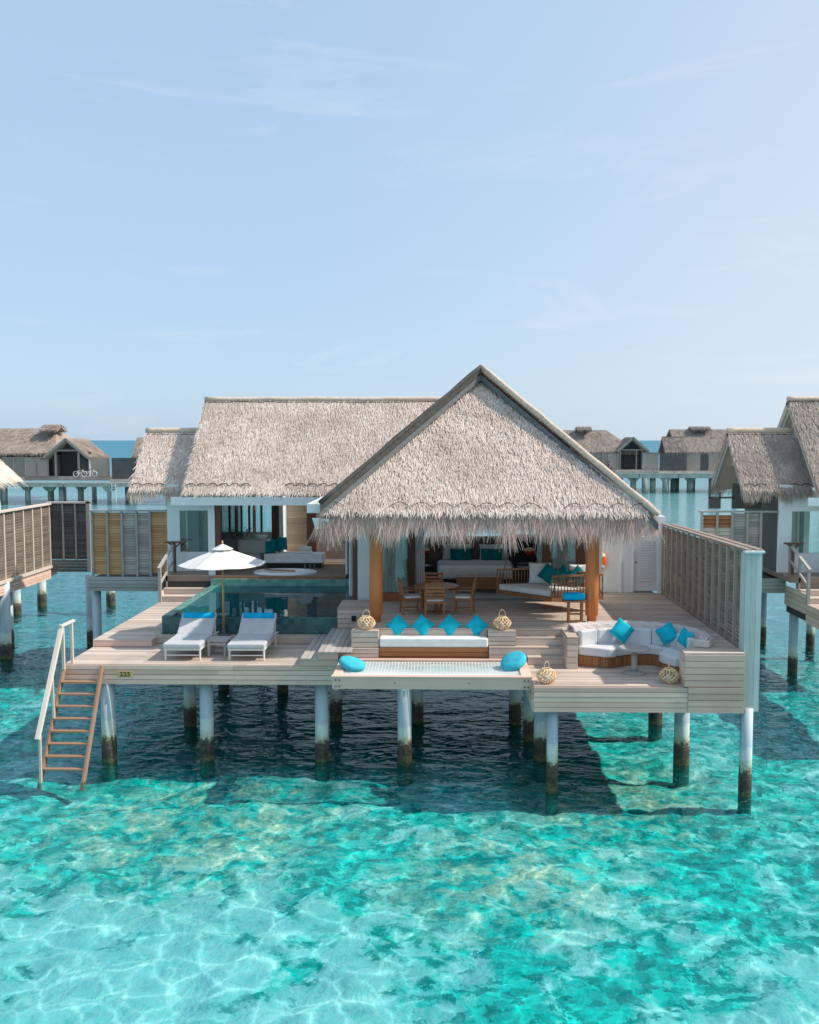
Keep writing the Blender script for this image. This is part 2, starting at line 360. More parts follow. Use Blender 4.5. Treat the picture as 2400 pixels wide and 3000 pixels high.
M['ladder_wood'] = wood('ladder_wood', (.24, .12, .075), (.46, .28, .19), 'z', stain=.35, stain_col=(.35, .30, .26))
M['teal_wood'] = wood('verdigris_board', (.32, .37, .36), (.68, .69, .67), 'z', stain=.55, stain_col=(.34, .45, .41))
M['bamboo'] = wood('umbrella_pole_wood', (.48, .29, .11), (.66, .43, .18), 'z', .45, stain=.05)
M['lattice'] = wood('louvre_wood', (.58, .42, .31), (.90, .72, .57), 'x', stain=.1)
M['thatch'] = thatch_mat('palm_thatch', (.33, .265, .23), (.92, .765, .675), (1., .95, .89), (.74, .61, .535))
M['thatch_edge'] = plain('thatch_roll', (.68, .52, .41), .9, .25, 12, .4, .1, (1, 1, 1))
M['thatch_shade'] = thatch_mat('palm_thatch_shaded', (.24, .195, .165), (.60, .495, .43), (.88, .77, .68), (.46, .375, .325))  # same thatch with the neighbour roof's shade put into its colour
M['fringe'] = thatch_mat('palm_fringe', (.34, .25, .225), (.82, .62, .56), (1., .88, .83), (.66, .50, .45), .38)
M['verge_dark'] = plain('dark_verge', (.085, .08, .078), .9, .35, 9, .4, .1)  # left verge roll and face, much darker than the right roll
M['thatch_dark'] = thatch_mat('palm_thatch_under', (.03, .025, .02), (.07, .055, .045), (.14, .11, .09))
M['thatch_far'] = thatch_mat('palm_thatch_far', (.25, .205, .18), (.40, .33, .29), (.54, .455, .40))
M['white_wall'] = plain('white_render', (.78, .80, .80), .8, .04, 2.5, .08)
M['white_paint'] = plain('white_paint', (.80, .82, .83), .5, .04, 3, .05)
M['offwhite'] = plain('offwhite_metal', (.74, .73, .70), .45, .06, 8, .05)
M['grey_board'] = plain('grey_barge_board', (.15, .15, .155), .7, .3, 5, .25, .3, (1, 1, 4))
M['cord'] = plain('dark_cord', (.035, .028, .026), .9, .2)
M['pile'] = pile_mat('pile_sleeve')
M['tile'] = tile_mat('pool_tile', (.025, .085, .095), (.06, .17, .175))
M['tile_rim'] = tile_mat('pool_rim_tile', (.10, .27, .23), (.20, .40, .34), rough=.15)
M['tile_in'] = tile_mat('pool_lining', (.05, .36, .42), (.10, .50, .55))
M['glass'] = glass_mat('window_glass', (.80, .90, .90), .35)
M['door_glass'] = glass_mat('door_glass', (.84, .92, .91), .15)
M['sheer'] = sheer_mat('sheer_curtain', (.86, .90, .90), .86)
M['curtain'] = fabric('white_curtain', (.76, .77, .78))
M['white_fabric'] = fabric('white_cushion', (.82, .82, .81))
M['grey_fabric'] = fabric('grey_cushion', (.53, .53, .55))
M['sofa_fabric'] = fabric('sofa_cushion', (.66, .65, .66))
M['blue'] = fabric('turquoise_cushion', (.010, .43, .56), .18)
M['blue_soft'] = fabric('pale_turquoise_cushion', (.06, .48, .60), .14)
M['towel_blue'] = fabric('blue_towel', (.004, .42, .74), .1)
M['teal'] = fabric('teal_silk', (.004, .17, .20), .25)
M['canopy'] = fabric('canvas_canopy', (.74, .715, .69), .03)
M['net'] = plain('net_rope', (.82, .82, .80), .8, .05)
M['rope'] = plain('pale_rope', (.66, .58, .55), .9, .15, 30)
M['swing_rope'] = plain('swing_rope', (.20, .18, .17), .9, .2)
M['rattan'] = plain('rattan', (.92, .57, .34), .6, .3, 14, .3, island=.5)
M['brass'] = plain('brass_plate', (.62, .42, .16), .4, .12, 20, .05, .5)
M['black'] = plain('black_lacquer', (.012, .012, .013), .35, .2)
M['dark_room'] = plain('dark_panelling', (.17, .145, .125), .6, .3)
M['steel'] = plain('bolt_steel', (.16, .16, .17), .4, .2)
M['red'] = plain('red_lacquer', (.50, .025, .012), .4, .15)
M['orange'] = plain('buoy_orange', (.85, .16, .02), .5, .06)
M['stone'] = plain('grey_stone', (.40, .38, .36), .6, .15, 9)
M['ceramic'] = plain('white_ceramic', (.82, .83, .83), .15, .02, 3, .0, .6)
M['underdeck'] = plain('under_deck', (.07, .065, .06), .9, .3)
M['concrete'] = plain('jetty_concrete', (.46, .44, .40), .9, .25, 1.2)
M['far_wall'] = wood('far_boards', (.19, .18, .17), (.31, .29, .27), 'x', stain=.2)
M['far_dark'] = plain('far_dark_boards', (.09, .095, .10), .8, .25, 1.5)  # dark grey boards of the far huts' walls and screens
M['far_fence'] = wood('far_fence_boards', (.27, .235, .21), (.44, .39, .345), 'x', stain=.2)
M['soffit'] = plain('white_soffit', (.62, .66, .64), .8, .06)
M['far_pile'] = plain('far_pile_concrete', (.34, .34, .32), .9, .35, 1.5, .2, .2)
M['skin'] = plain('skin', (.32, .18, .11), .6, .1)
M['purple'] = plain('purple_cloth', (.17, .12, .32), .9, .2)
M['leaf'] = plain('leaf', (.03, .07, .03), .6, .3)
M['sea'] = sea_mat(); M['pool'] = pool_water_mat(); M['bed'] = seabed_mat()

# ------------------------------------------------------------------ camera, light, sky
H = 7.8
YAW, PITCH = math.atan(52 / 2800), math.atan(212 / 2800)
cam = bpy.data.cameras.new('camera'); co = bpy.data.objects.new('camera', cam); COL.objects.link(co)
co.location = (0, 0, H); co.rotation_euler = (PI / 2 - PITCH, 0, YAW)
cam.sensor_fit = 'VERTICAL'; cam.sensor_height = 24; cam.lens = 22.4; cam.shift_x = -51 / 3000
cam.clip_start = .1; cam.clip_end = 20000
scene.camera = co
SUN = Vector((1.0, -.06, 1.0)).normalized()
ELEV = math.asin(SUN.z); AZ = math.atan2(SUN.x, SUN.y)
sl = bpy.data.lights.new('sun', 'SUN'); sl.energy = 4.6; sl.angle = math.radians(.9); sl.color = (1., .92, .80)
so = bpy.data.objects.new('sun', sl); COL.objects.link(so); so.rotation_euler = SUN.to_track_quat('Z', 'Y').to_euler(); so.location = (40, 0, 50)
w = bpy.data.worlds.new('World'); scene.world = w; w.use_nodes = True
ns, ls = w.node_tree.nodes, w.node_tree.links; ns.clear()
sky = ns.new('ShaderNodeTexSky'); sky.sky_type = 'NISHITA'; sky.sun_disc = False
sky.sun_elevation = ELEV; sky.sun_rotation = AZ; sky.air_density = 1.0; sky.dust_density = 1.0; sky.ozone_density = 2.0; sky.altitude = 0
bg = ns.new('ShaderNodeBackground'); bg.inputs[1].default_value = .15
tc = ns.new('ShaderNodeTexCoord')
mp = nd(ns, 'ShaderNodeMapping'); mp.inputs['Scale'].default_value = (1.6, 1.6, 9.); mp.inputs['Rotation'].default_value = (.12, .1, .4); ls.new(tc.outputs['Generated'], mp.inputs[0])
cn = nd(ns, 'ShaderNodeTexNoise', Scale=2.2, Detail=7, Roughness=.62, Distortion=.7); ls.new(mp.outputs[0], cn.inputs['Vector'])
cl = ramp(ns, [(.55, 0.), (.80, .30)]); ls.new(cn.outputs[0], cl.inputs[0])
# thin sea haze lifts the whole sky and whitens it towards the sun, then faint cirrus streaks
dt = ns.new('ShaderNodeVectorMath'); dt.operation = 'DOT_PRODUCT'; dt.inputs[1].default_value = Vector((SUN.x, SUN.y, -.25)).normalized(); ls.new(tc.outputs['Generated'], dt.inputs[0])
mr = nd(ns, 'ShaderNodeMapRange'); mr.interpolation_type = 'SMOOTHSTEP'; mr.inputs[1].default_value = -.35; mr.inputs[2].default_value = .75; mr.inputs[4].default_value = .92; ls.new(dt.outputs['Value'], mr.inputs[0])
hz = mixc(ns, ls, .74, sky.outputs[0], (3.4, 4.8, 6.35))
hz = mixc(ns, ls, mr.outputs[0], hz, (5.3, 5.75, 6.1))
cc = mixc(ns, ls, cl.outputs[0], hz, (6.2, 6.35, 6.5))
ls.new(cc, bg.inputs[0])
wo = ns.new('ShaderNodeOutputWorld'); ls.new(bg.outputs[0], wo.inputs[0])
scene.view_settings.view_transform = 'Standard'; scene.view_settings.look = 'None'; scene.view_settings.exposure = 0
cy = scene.cycles
cy.use_denoising = True; cy.max_bounces = 7; cy.diffuse_bounces = 3; cy.glossy_bounces = 4; cy.transparent_max_bounces = 14
cy.caustics_reflective = False; cy.caustics_refractive = False; cy.sample_clamp_indirect = 6

# ------------------------------------------------------------------ sea
def plane(name, z, mat, x=6000, y0=-60, y1=9000):
    o = MB().add([(-x, y0, z), (x, y0, z), (x, y1, z), (-x, y1, z)], [(0, 1, 2, 3)]).build(name, mat); return tag(o, kind='structure')
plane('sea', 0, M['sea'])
def seabed():
    from mathutils import noise as mn
    mb = MB(); x0, x1, y0, y1, st = -24., 24., 9., 47., .22
    def hgt(x, y):
        p = Vector((x, y, 0))
        e = min(1., (x - x0) / 3, (x1 - x) / 3, (y - y0) / 3, (y1 - y) / 3)
        v = .55 * mn.fractal(p * .55, 1., 2., 5) + .35 * mn.fractal(p * 1.9 + Vector((7, 3, 1)), .9, 2., 4)
        return -.46 + e * max(-.22, min(.26, .24 * v))
    nx, ny = int((x1 - x0) / st), int((y1 - y0) / st)
    mb.grid(lambda u, v: (x0 + (x1 - x0) * u, y0 + (y1 - y0) * v, hgt(x0 + (x1 - x0) * u, y0 + (y1 - y0) * v)), nx, ny)
    X, z = 6000., -.46
    for a, b, c, d in ((-X, X, -60, y0), (-X, X, y1, 9000), (-X, x0, y0, y1), (x1, X, y0, y1)): mb.add([(a, c, z), (b, c, z), (b, d, z), (a, d, z)], [(0, 1, 2, 3)])
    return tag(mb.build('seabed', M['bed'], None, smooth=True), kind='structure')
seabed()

# ------------------------------------------------------------------ building-block functions
def boards_x(mb, x0, x1, y0, y1, z, t=.03, w=.125, gap=.009, left=None, right=None):
    n = max(1, round((y1 - y0) / w)); w = (y1 - y0) / n
    for k in range(n):
        a = y0 + k * w; ym = a + w / 2
        xa = left(ym) if left else x0; xb = right(ym) if right else x1
        x = xa
        while x < xb - .05:
            e = min(xb, x + random.uniform(1.6, 3.4))
            if xb - e < .5: e = xb
            zz = z - random.uniform(0, .004)
            mb.box(x + .002, e - .002, a + gap / 2, a + w - gap / 2, zz - t, zz); x = e
    return mb
def boards_y(mb, x0, x1, y0, y1, z, t=.03, w=.14, gap=.012):
    n = max(1, round((x1 - x0) / w)); w = (x1 - x0) / n
    for k in range(n):
        zz = z - random.uniform(0, .004); mb.box(x0 + k * w + gap / 2, x0 + (k + 1) * w - gap / 2, y0, y1, zz - t, zz)
    return mb
def front(mb, x0, x1, y, z0, z1, n=4, t=.035, gap=.012, split=2.6):
    h = (z1 - z0) / n
    for k in range(n):
        x = x0
        while x < x1 - .02:
            e = min(x1, x + random.uniform(.7, 1.2) * split)
            if x1 - e < .6: e = x1
            mb.box(x + .002, e - .002, y + random.uniform(0, .004), y + t, z0 + k * h + gap / 2, z0 + (k + 1) * h - gap / 2); x = e
    return mb
def side(mb, x, y0, y1, z0, z1, n=4, t=.035, gap=.012):
    h = (z1 - z0) / n
    for k in range(n): mb.box(x, x + t, y0, y1, z0 + k * h + gap / 2, z0 + (k + 1) * h - gap / 2)
    return mb
def louvre(mb, p, q, z0, z1, pitch=.1, depth=.012, tilt=.45, cover=1.12):
    p = Vector((p[0], p[1], 0)); q = Vector((q[0], q[1], 0)); d = (q - p).normalized(); nrm = Vector((d.y, -d.x, 0))
    n = int((z1 - z0) / pitch)
    for k in range(n):
        z = z0 + (k + .5) * (z1 - z0) / n
        up = Vector((0, 0, 1)) + nrm * (-tilt)
        mb.beam(p + Vector((0, 0, z)), q + Vector((0, 0, z)), depth, pitch * cover, up)
    return mb

def strands(out, origin_fn, n, nrm, down, L=(.28, .5), W=(.016, .034), lift=(.02, .10), jit=.25, sink=.02):
    """tapered palm-leaf strips over a slope; appended to out as (verts, faces) arrays"""
    nrm = np.array(nrm, float); nrm /= np.linalg.norm(nrm); down = np.array(down, float); down /= np.linalg.norm(down); sd = np.cross(nrm, down)
    p = origin_fn(n); n = len(p)
    l = rng.uniform(*L, n)[:, None]; wd = rng.uniform(*W, n)[:, None] / 2; lf = rng.uniform(*lift, n)[:, None]; j = rng.normal(0, jit, n)[:, None]
    d = down + sd * j; d /= np.linalg.norm(d, axis=1)[:, None]; s = np.cross(np.broadcast_to(nrm, d.shape), d)
    a = p - nrm * sink; b = p + d * l + nrm * lf
    m = p + d * l * .55 + nrm * (lf * .75)
    v = np.stack([a - s * wd, a + s * wd, m + s * wd * .9, m - s * wd * .9, b + s * wd * .35, b - s * wd * .35], 1).reshape(-1, 3)
    f = (np.arange(n)[:, None, None] * 6 + np.array([[0, 1, 2, 3], [3, 2, 4, 5]])[None]).reshape(-1, 4)
    out.append((v, f))
def slope_pts(A, B, C, D):
    A, B, C, D = (np.array(x, float) for x in (A, B, C, D))
    wt, wb = np.linalg.norm(C - D), np.linalg.norm(B - A)
    def fn(n):
        v = rng.uniform(0, 1, int(n * 2)); keep = rng.uniform(0, 1, len(v)) < (wb + (wt - wb) * v) / max(wb, wt)
        v = v[keep][:n][:, None]; u = rng.uniform(0, 1, len(v))[:, None]
        return (A * (1 - u) + B * u) * (1 - v) + (D * (1 - u) + C * u) * v
    return fn
def fringe(out, A, B, n, down, Lr, spread=.35, back=None, W=(.009, .021), clump=.5):
    """hanging eave strands between A and B"""
    A, B = np.array(A, float), np.array(B, float)
    u = rng.uniform(0, 1, n); ax = (B - A) / np.linalg.norm(B - A)
    p = A + (B - A) * u[:, None]
    if back is not None: p = p + np.array(back, float) * rng.uniform(0, 1, n)[:, None]
    Lm = np.linalg.norm(B - A); t = u * Lm
    ln = rng.uniform(*Lr, n) * (.78 + .22 * np.sin(t * 7.3) * np.sin(t * 2.9 + 1) + clump * .3 * np.sin(t * 17.))
    dn = np.array(down, float); dn /= np.linalg.norm(dn)
    sway = .28 * np.sin(t * 5.1 + 2 * np.sin(t * 1.3)) + rng.normal(0, spread * .5, n)
    d = dn + ax * sway[:, None] + rng.normal(0, .10, (n, 3)); d /= np.linalg.norm(d, axis=1)[:, None]
    sdir = np.cross(d, np.cross(ax, d)); sdir = ax + rng.normal(0, .4, (n, 3)); sdir /= np.linalg.norm(sdir, axis=1)[:, None]
    wd = rng.uniform(*W, n)[:, None] / 2; l = ln[:, None]
    m = p + d * l * .5; b = p + d * l + np.array([0, 0, -1.]) * l * .12
    v = np.stack([p - sdir * wd, p + sdir * wd, m + sdir * wd, m - sdir * wd, b + sdir * wd * .3, b - sdir * wd * .3], 1).reshape(-1, 3)
    f = (np.arange(n)[:, None, None] * 6 + np.array([[0, 1, 2, 3], [3, 2, 4, 5]])[None]).reshape(-1, 4)
    out.append((v, f))
def build_strands(name, out, mat, parent, base=None):
    """base: MB with the solid slab under the strands"""
    vs, fs, off = [], [], 0
    if base: vs.append(np.array([tuple(p) for p in base.v], float)); off = len(base.v)
    for v, f in out: vs.append(v); fs.append(f + off); off += len(v)
    V = np.concatenate(vs); Fq = np.concatenate(fs)
    me = bpy.data.meshes.new(name)
    faces = (base.f if base else []) + [tuple(r) for r in Fq.tolist()]
    me.from_pydata(V.tolist(), [], faces); me.update(); me.materials.append(mat)
    o = bpy.data.objects.new(name, me); COL.objects.link(o); o.parent = parent
    if parent.type == 'EMPTY': o.location = -parent.location
    return o
def slab(mb, P, thick):
    """solid roof slope: polygon P with thickness below it along its normal"""
    P = [Vector(p) for p in P]; n = (P[1] - P[0]).cross(P[2] - P[0]).normalized()
    if n.z < 0: n = -n
    return mb.prism(P, -n * thick)
def scallops(mb, A, B, step=.5, rise=.09, r=.012, out=(0, -.05, .03)):
    A, B, o = Vector(A), Vector(B), Vector(out); L = (B - A).length; n = max(1, round(L / step))
    for k in range(n):
        if random.random() < .3: continue
        pts = []
        for i in range(9):
            t = (k + .04 + .92 * i / 8) / n; z = rise * (1 - (2 * i / 8 - 1) ** 2) + random.uniform(-.008, .008)
            pts.append(A.lerp(B, t) + o + Vector((0, z * .75, z)))
        mb.tube(pts, r, 5)
    return mb
def pile(parent, x, y, top, r=.165, zb=-1.3):
    mb = MB(); n = 18; prof = [(r * 1.05, zb), (r * 1.06, .35), (r * 1.03, .6), (r, .66), (r, top)]
    mb.lathe(prof, x, y, n); return mb.build('pile', M['pile'], parent, smooth=True)

# ------------------------------------------------------------------ thatched main roof (front hip under a steep gable)
def main_roof(T, ox=0., oy=0., dens=1.0, yb=33.5):
    o = np.array([ox, oy, 0.]); q = lambda *p: tuple(np.array(p, float) + o)
    EL, ER, AP = q(-2.95, 23.16, 6.12), q(5.0, 23.16, 6.08), q(1.0, 26.98, 9.46)
    base = MB(); slab(base, [EL, ER, AP], .25); out = []
    nrm = (0, -3.36, 3.82); dn = (0, -3.82, -3.36)
    strands(out, slope_pts(EL, ER, AP, AP), int(19000 * dens), nrm, dn, (.18, .40), (.014, .031), (.01, .075), .24)
    build_strands('hip_thatch', out, M['thatch'], T, base); out = []
    for k in range(4):
        fringe(out, q(-2.98, 23.16 - .02 * k, 6.14 - .05 * k), q(5.02, 23.16 - .02 * k, 6.10 - .05 * k), int(1900 * dens), (0, -.42, -1), (.36 + .07 * k, .74 + .05 * k), .42, (0, .12, .1))
    fringe(out, q(-2.98, 23.2, 6.2), q(5.02, 23.2, 6.15), int(1100 * dens), (0, -.75, -.8), (.25, .5), .4, (0, .25, .2))
    # short return of the fringe round each eave corner
    for x, s in ((-3.0, -1), (5.05, 1)):
        fringe(out, q(x, 23.2, 6.1), q(x + s * .05, 25.0, 6.1), int(700 * dens), (s * .3, -.15, -1), (.45, .85), .4, (-s * .15, 0, .1))
    build_strands('eave_fringe', out, M['fringe'], T)
    cord = MB(); scallops(cord, q(-2.95, 23.17, 6.16), q(5.0, 23.17, 6.12), .52, .10, .008); cord.build('binding_cord', M['cord'], T)
    # two big side slopes whose front verges overhang the hip
    FA = (1.0, 26.75, 9.86)
    for s, ex in ((-1, -3.02), (1, 5.14)):
        ez = 6.32 if s < 0 else 6.05
        P = [q(ex, 22.95, ez), q(ex, yb, ez), q(1.0, yb, 9.86), q(*FA)]
        b = MB(); slab(b, P if s > 0 else P[::-1], .10); out = []
        n = Vector((s * (9.86 - ez), 0, abs(ex - 1.0))).normalized()
        dn = (ex - 1.0, 0, ez - 9.86)
        strands(out, slope_pts(P[0], P[1], P[2], P[3]), int(3800 * dens), n, dn, (.25, .5), (.02, .04), (.0, .06), .2)
        build_strands('side_thatch', out, M['thatch'], T, b)
        # rolled thatch lip along the verge, barge board under it
        e0, e1 = Vector(q(ex - s * .02, 22.93, ez - .02)), Vector(q(1.0, 26.72, 9.83))
        pts = [e0.lerp(e1, k / 14) + Vector((0, random.uniform(-.015, .015), random.uniform(-.015, .015))) for k in range(15)]
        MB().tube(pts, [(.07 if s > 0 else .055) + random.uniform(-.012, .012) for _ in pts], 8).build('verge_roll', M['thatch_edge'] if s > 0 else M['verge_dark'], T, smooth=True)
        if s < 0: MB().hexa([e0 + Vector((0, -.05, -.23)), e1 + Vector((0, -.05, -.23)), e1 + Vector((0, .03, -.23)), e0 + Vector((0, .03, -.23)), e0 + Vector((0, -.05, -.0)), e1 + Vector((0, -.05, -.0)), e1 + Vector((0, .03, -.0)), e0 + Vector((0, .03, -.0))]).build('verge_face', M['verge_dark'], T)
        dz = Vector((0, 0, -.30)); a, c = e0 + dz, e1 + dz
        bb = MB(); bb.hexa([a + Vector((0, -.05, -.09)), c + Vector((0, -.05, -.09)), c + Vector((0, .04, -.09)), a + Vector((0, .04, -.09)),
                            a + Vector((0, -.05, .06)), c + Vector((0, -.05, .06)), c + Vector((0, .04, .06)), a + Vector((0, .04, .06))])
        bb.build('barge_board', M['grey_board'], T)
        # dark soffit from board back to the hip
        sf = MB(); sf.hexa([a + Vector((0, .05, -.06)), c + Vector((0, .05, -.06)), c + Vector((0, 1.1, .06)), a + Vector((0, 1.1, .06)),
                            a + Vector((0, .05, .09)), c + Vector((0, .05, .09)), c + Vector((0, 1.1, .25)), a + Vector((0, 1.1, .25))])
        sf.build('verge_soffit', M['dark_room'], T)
    # thatched cap at the top of the hip
    cap = MB()
    cap.grid(lambda u, v: q(1.0 + (u - .5) * (.25 + 1.0 * v), 26.92 - .60 * v, 9.40 - .53 * v + .07 - .10 * (2 * u - 1) ** 2 * v), 10, 4)
    cap.build('hip_cap', M['thatch_edge'], T, smooth=True)
    # white eave fascias that show at the left corner
    f = MB(); f.box(ox - 3.52, ox - 3.02, oy + 24.3, oy + 24.34, 5.93, 6.16); f.box(ox - 3.52, ox - 3.46, oy + 24.34, oy + 30.5, 5.93, 6.16)
    f.build('eave_fascia', M['white_paint'], T)
    f = MB(); f.hexa([q(-3.14, 23.1, 5.62), q(-2.80, 23.0, 5.68), q(-2.80, 23.06, 5.68), q(-3.14, 23.16, 5.62), q(-3.22, 23.1, 5.90), q(-2.80, 23.0, 5.88), q(-2.80, 23.06, 5.88), q(-3.22, 23.16, 5.90)])
    f.build('corner_fascia', M['white_paint'], T)

# ------------------------------------------------------------------ thatched wing with bath house, porch roof and screen panels
def wing(T, dx=0., x_end=.2, dens=1., th='thatch'):
    q = lambda x, y, z: (x + dx, y, z)
    xr = x_end
    # tall slope
    A, B, C, D = q(-8.48, 30.85, 6.12), q(xr, 30.85, 6.12), q(xr, 33.95, 9.22), q(-8.48, 33.95, 9.22)
    base = MB(); slab(base, [A, B, C, D], .22); xo = -6.4 if dx == 0 else xr       # rear slope shortened out of view, shaped to let daylight into the bath
    slab(base, [D, q(xo, 33.95, 9.22), q(xo, 37.05, 6.12), q(-8.48, 37.05, 6.12)], .22); out = []
    strands(out, slope_pts(A, B, C, D), int(2600 * (xr + 8.48) * dens), (0, -1, 1), (0, -1, -1), (.18, .38), (.014, .032), (.01, .07), .24)
    fringe(out, q(-8.5, 30.83, 6.1), q(xr, 30.83, 6.1), int(330 * (xr + 8.48) * dens), (0, -.7, -.75), (.10, .2), .3, (0, .1, .1))
    # ragged verge on the gable end
    fringe(out, q(-8.5, 30.9, 6.1), q(-8.5, 33.95, 9.15), int(500 * dens), (-.1, -.5, -.6), (.1, .22), .3)
    build_strands('tall_thatch', out, M[th], T, base)
    rd = MB(); rd.tube([q(-8.5 + k * (xr + 8.5) / 20, 33.92, 9.22 + random.uniform(-.012, .012)) for k in range(21)], .085, 8); rd.build('ridge_cap', M['thatch_edge'], T, smooth=True)
    cord = MB(); scallops(cord, q(-8.45, 31.0, 6.26), q(xr, 31.0, 6.26), .36, .07, .014, (0, -.06, .05))
    pts = [q(-8.48 + k * (xr + 8.48) / 30, 33.78, 9.12 + random.uniform(-.02, .02)) for k in range(31)]; cord.tube(pts, .012, 5)
    cord.build('binding_cord', M['cord'], T)
    # low porch roof beside it
    A, B, C, D = q(-10.58, 31.95, 6.18), q(-8.3, 31.95, 6.18), q(-8.3, 33.88, 8.11), q(-10.58, 33.88, 8.11)
    base = MB(); slab(base, [A, B, C, D], .2); slab(base, [D, C, q(-8.3, 35.9, 6.1), q(-10.58, 35.9, 6.1)], .2); out = []
    strands(out, slope_pts(A, B, C, D), int(5000 * dens), (0, -1, 1), (0, -1, -1), (.18, .38), (.014, .032), (.01, .07), .24)
    for k in range(3): fringe(out, q(-10.62, 31.93, 6.17 - .04 * k), q(-8.3, 31.93, 6.17 - .04 * k), int(420 * dens), (0, -.5, -1), (.3, .55), .4, (0, .12, .12))
    fringe(out, q(-10.58, 35.9, 6.05), q(-8.6, 35.9, 6.05), int(300 * dens), (0, .4, -1), (.3, .5), .4)
    fringe(out, q(-10.6, 32.0, 6.15), q(-10.6, 33.88, 8.05), int(300 * dens), (-.1, -.5, -.6), (.1, .22), .3)
    fringe(out, q(-10.6, 35.9, 5.98), q(-10.6, 33.88, 7.98), int(300 * dens), (-.1, .5, -.6), (.1, .26), .3)
    build_strands('porch_thatch', out, M[th], T, base)
    MB().tube([q(-10.6 + k * .23, 33.86, 8.12 + random.uniform(-.01, .01)) for k in range(11)], .1, 8).build('ridge_cap', M['thatch_edge'], T, smooth=True)
    cord = MB(); scallops(cord, q(-10.55, 32.0, 6.25), q(-8.3, 32.0, 6.25), .4, .06, .014); cord.tube([q(-10.55 + k * .2, 33.7, 7.98 + random.uniform(-.015, .015)) for k in range(12)], .012, 5)
    cord.build('binding_cord', M['cord'], T)
    # white rake boards and gable linings
    g = MB()
    for x, yc, zt, hw in ((-10.5, 33.88, 7.86, 1.75), (-8.38, 33.95, 8.95, 2.9)):
        for s in (-1, 1): g.beam(q(x, yc + s * hw, zt - hw), q(x, yc, zt), .05, .16)
    g.each('rake_board', M['soffit'], T)
    g = MB(); g.prism([q(-10.1, 32.95, 7.0), q(-10.1, 34.85, 7.0), q(-10.1, 33.9, 7.85)], (.06, 0, 0)); g.box(-10.12 + dx, -10.04 + dx, 32.75, 34.95, 6.86, 7.0)
    g.prism([q(-8.1, 31.2, 6.2), q(-8.1, 36.7, 6.2), q(-8.1, 33.95, 8.95)], (.06, 0, 0)); g.each('gable_lining', M['soffit'], T)
    # eave fascia
    MB().box(-8.86 + dx, -3.72 + dx if dx == 0 else xr + dx, 30.72, 30.8, 5.68, 5.94).build('eave_fascia', M['white_paint'], T)
    # bath-house walls: white panels around a fixed window, post, brown frame
    wl = MB()
    wl.box(-9.36 + dx, -8.93 + dx, 31.95, 32.07, 3.37, 6.3); wl.box(-8.93 + dx, -7.72 + dx, 31.95, 32.07, 3.37, 4.02); wl.box(-8.93 + dx, -7.72 + dx, 31.95, 32.07, 5.42, 6.1)
    wl.box(-7.74 + dx, -7.52 + dx, 31.0, 31.2, 3.37, 5.9); wl.box(-7.72 + dx, -7.56 + dx, 31.2, 32.07, 3.37, 6.)
    wl.each('wall', M['white_wall'], T)
    MB().box(-9.36 + dx, -9.26 + dx, 32.07, 35.6, 3.37, 6.0).build('wall', M['white_wall'] if dx == 0 else M['dark_slat'], T)  # neighbour's side wall: shade of the recess under the thatch painted as dark colour
    MB().box(-8.95 + dx, -7.7 + dx, 31.98, 32.0, 4.02, 5.45).build('window', M['door_glass'], T)
    bk = MB(); bk.box(-9.2 + dx, -7.6 + dx, 33.9, 33.96, 3.4, 5.9); bk.build('inner_wall', M['soffit'], T)
    bk = MB(); bk.box(-8.62 + dx, -8.5 + dx, 33.2, 33.3, 3.4, 5.4); bk.box(-8.18 + dx, -8.06 + dx, 33.2, 33.3, 3.4, 5.4); bk.each('inner_frame', M['black'], T)
    MB().cyl(q(-8.34, 33.1, 3.4), q(-8.34, 33.1, 5.5), .045).build('inner_pole', M['bamboo'], T)
    # floor slab of the bath house and its front board
    fl = MB(); fl.box(-9.36 + dx, (-3.2 if dx == 0 else -5.) + dx, 30.75, 36.5, 3.2, 3.37); fl.build('floor', M['dark_floor'], T)

def screen(label, dx=0., brown_top=False):
    S = thing('screen_fence', label, 'fence', (-10.9 + dx, 32, 2.7), group=None)
    q = lambda x: x + dx
    if brown_top:
        louvre(MB(), (q(-11.85), 32.02), (q(-10.93), 32.02), 4.88, 5.28, .13).build('slat_panel', M['teak'], S)
        louvre(MB(), (q(-11.85), 32.02), (q(-10.93), 32.02), 4.35, 4.88, .13).build('slat_panel', M['deck'], S)
        louvre(MB(), (q(-11.85), 32.02), (q(-10.93), 32.02), 3.25, 4.35, .13).build('slat_panel', M['teak'], S)
    else:
        mb = MB()
        for a, b in ((-11.95, -11.42), (-11.42, -10.9)): louvre(mb, (q(a), 32.02), (q(b), 32.02), 3.24, 5.34, .085)
        mb.build('slat_panel', M['new_wood'], S)
    mb = MB()
    for a, b in ((-10.9, -10.42), (-10.42, -9.95)): louvre(mb, (q(a), 32.02), (q(b), 32.02), 3.24, 5.34, .085)
    mb.build('slat_panel', M['grey_wood'], S)
    if not brown_top: louvre(MB(), (q(-9.95), 32.04), (q(-9.35), 32.04), 3.3, 5.36, .085).build('slat_panel', M['new_wood'], S)
    for x in (-11.92, -11.4, -10.9, -10.4, -9.95): MB().box(q(x) - .035, q(x) + .035, 31.93, 32.0, 3.18, 5.38).build('post', M['grey_post'], S)
    MB().box(q(-12.0), q(-9.4), 31.9, 32.1, 5.38, 5.43).build('cap_rail', M['grey_wood'], S)
    front(MB(), q(-12.08), q(-9.1), 31.85, 2.68, 3.18, 4).build('fascia', M['grey_wood'], S)
    MB().box(q(-12.05), q(-9.1), 31.9, 36., 2.72, 3.1).build('floor_frame', M['underdeck'], S)
    for x, y in ((-11.95, 32.3), (-8.75, 32.), (-8.3, 36.5), (-6.8, 35.6)): pile(S, q(x), y, 2.75, .15)
    return S

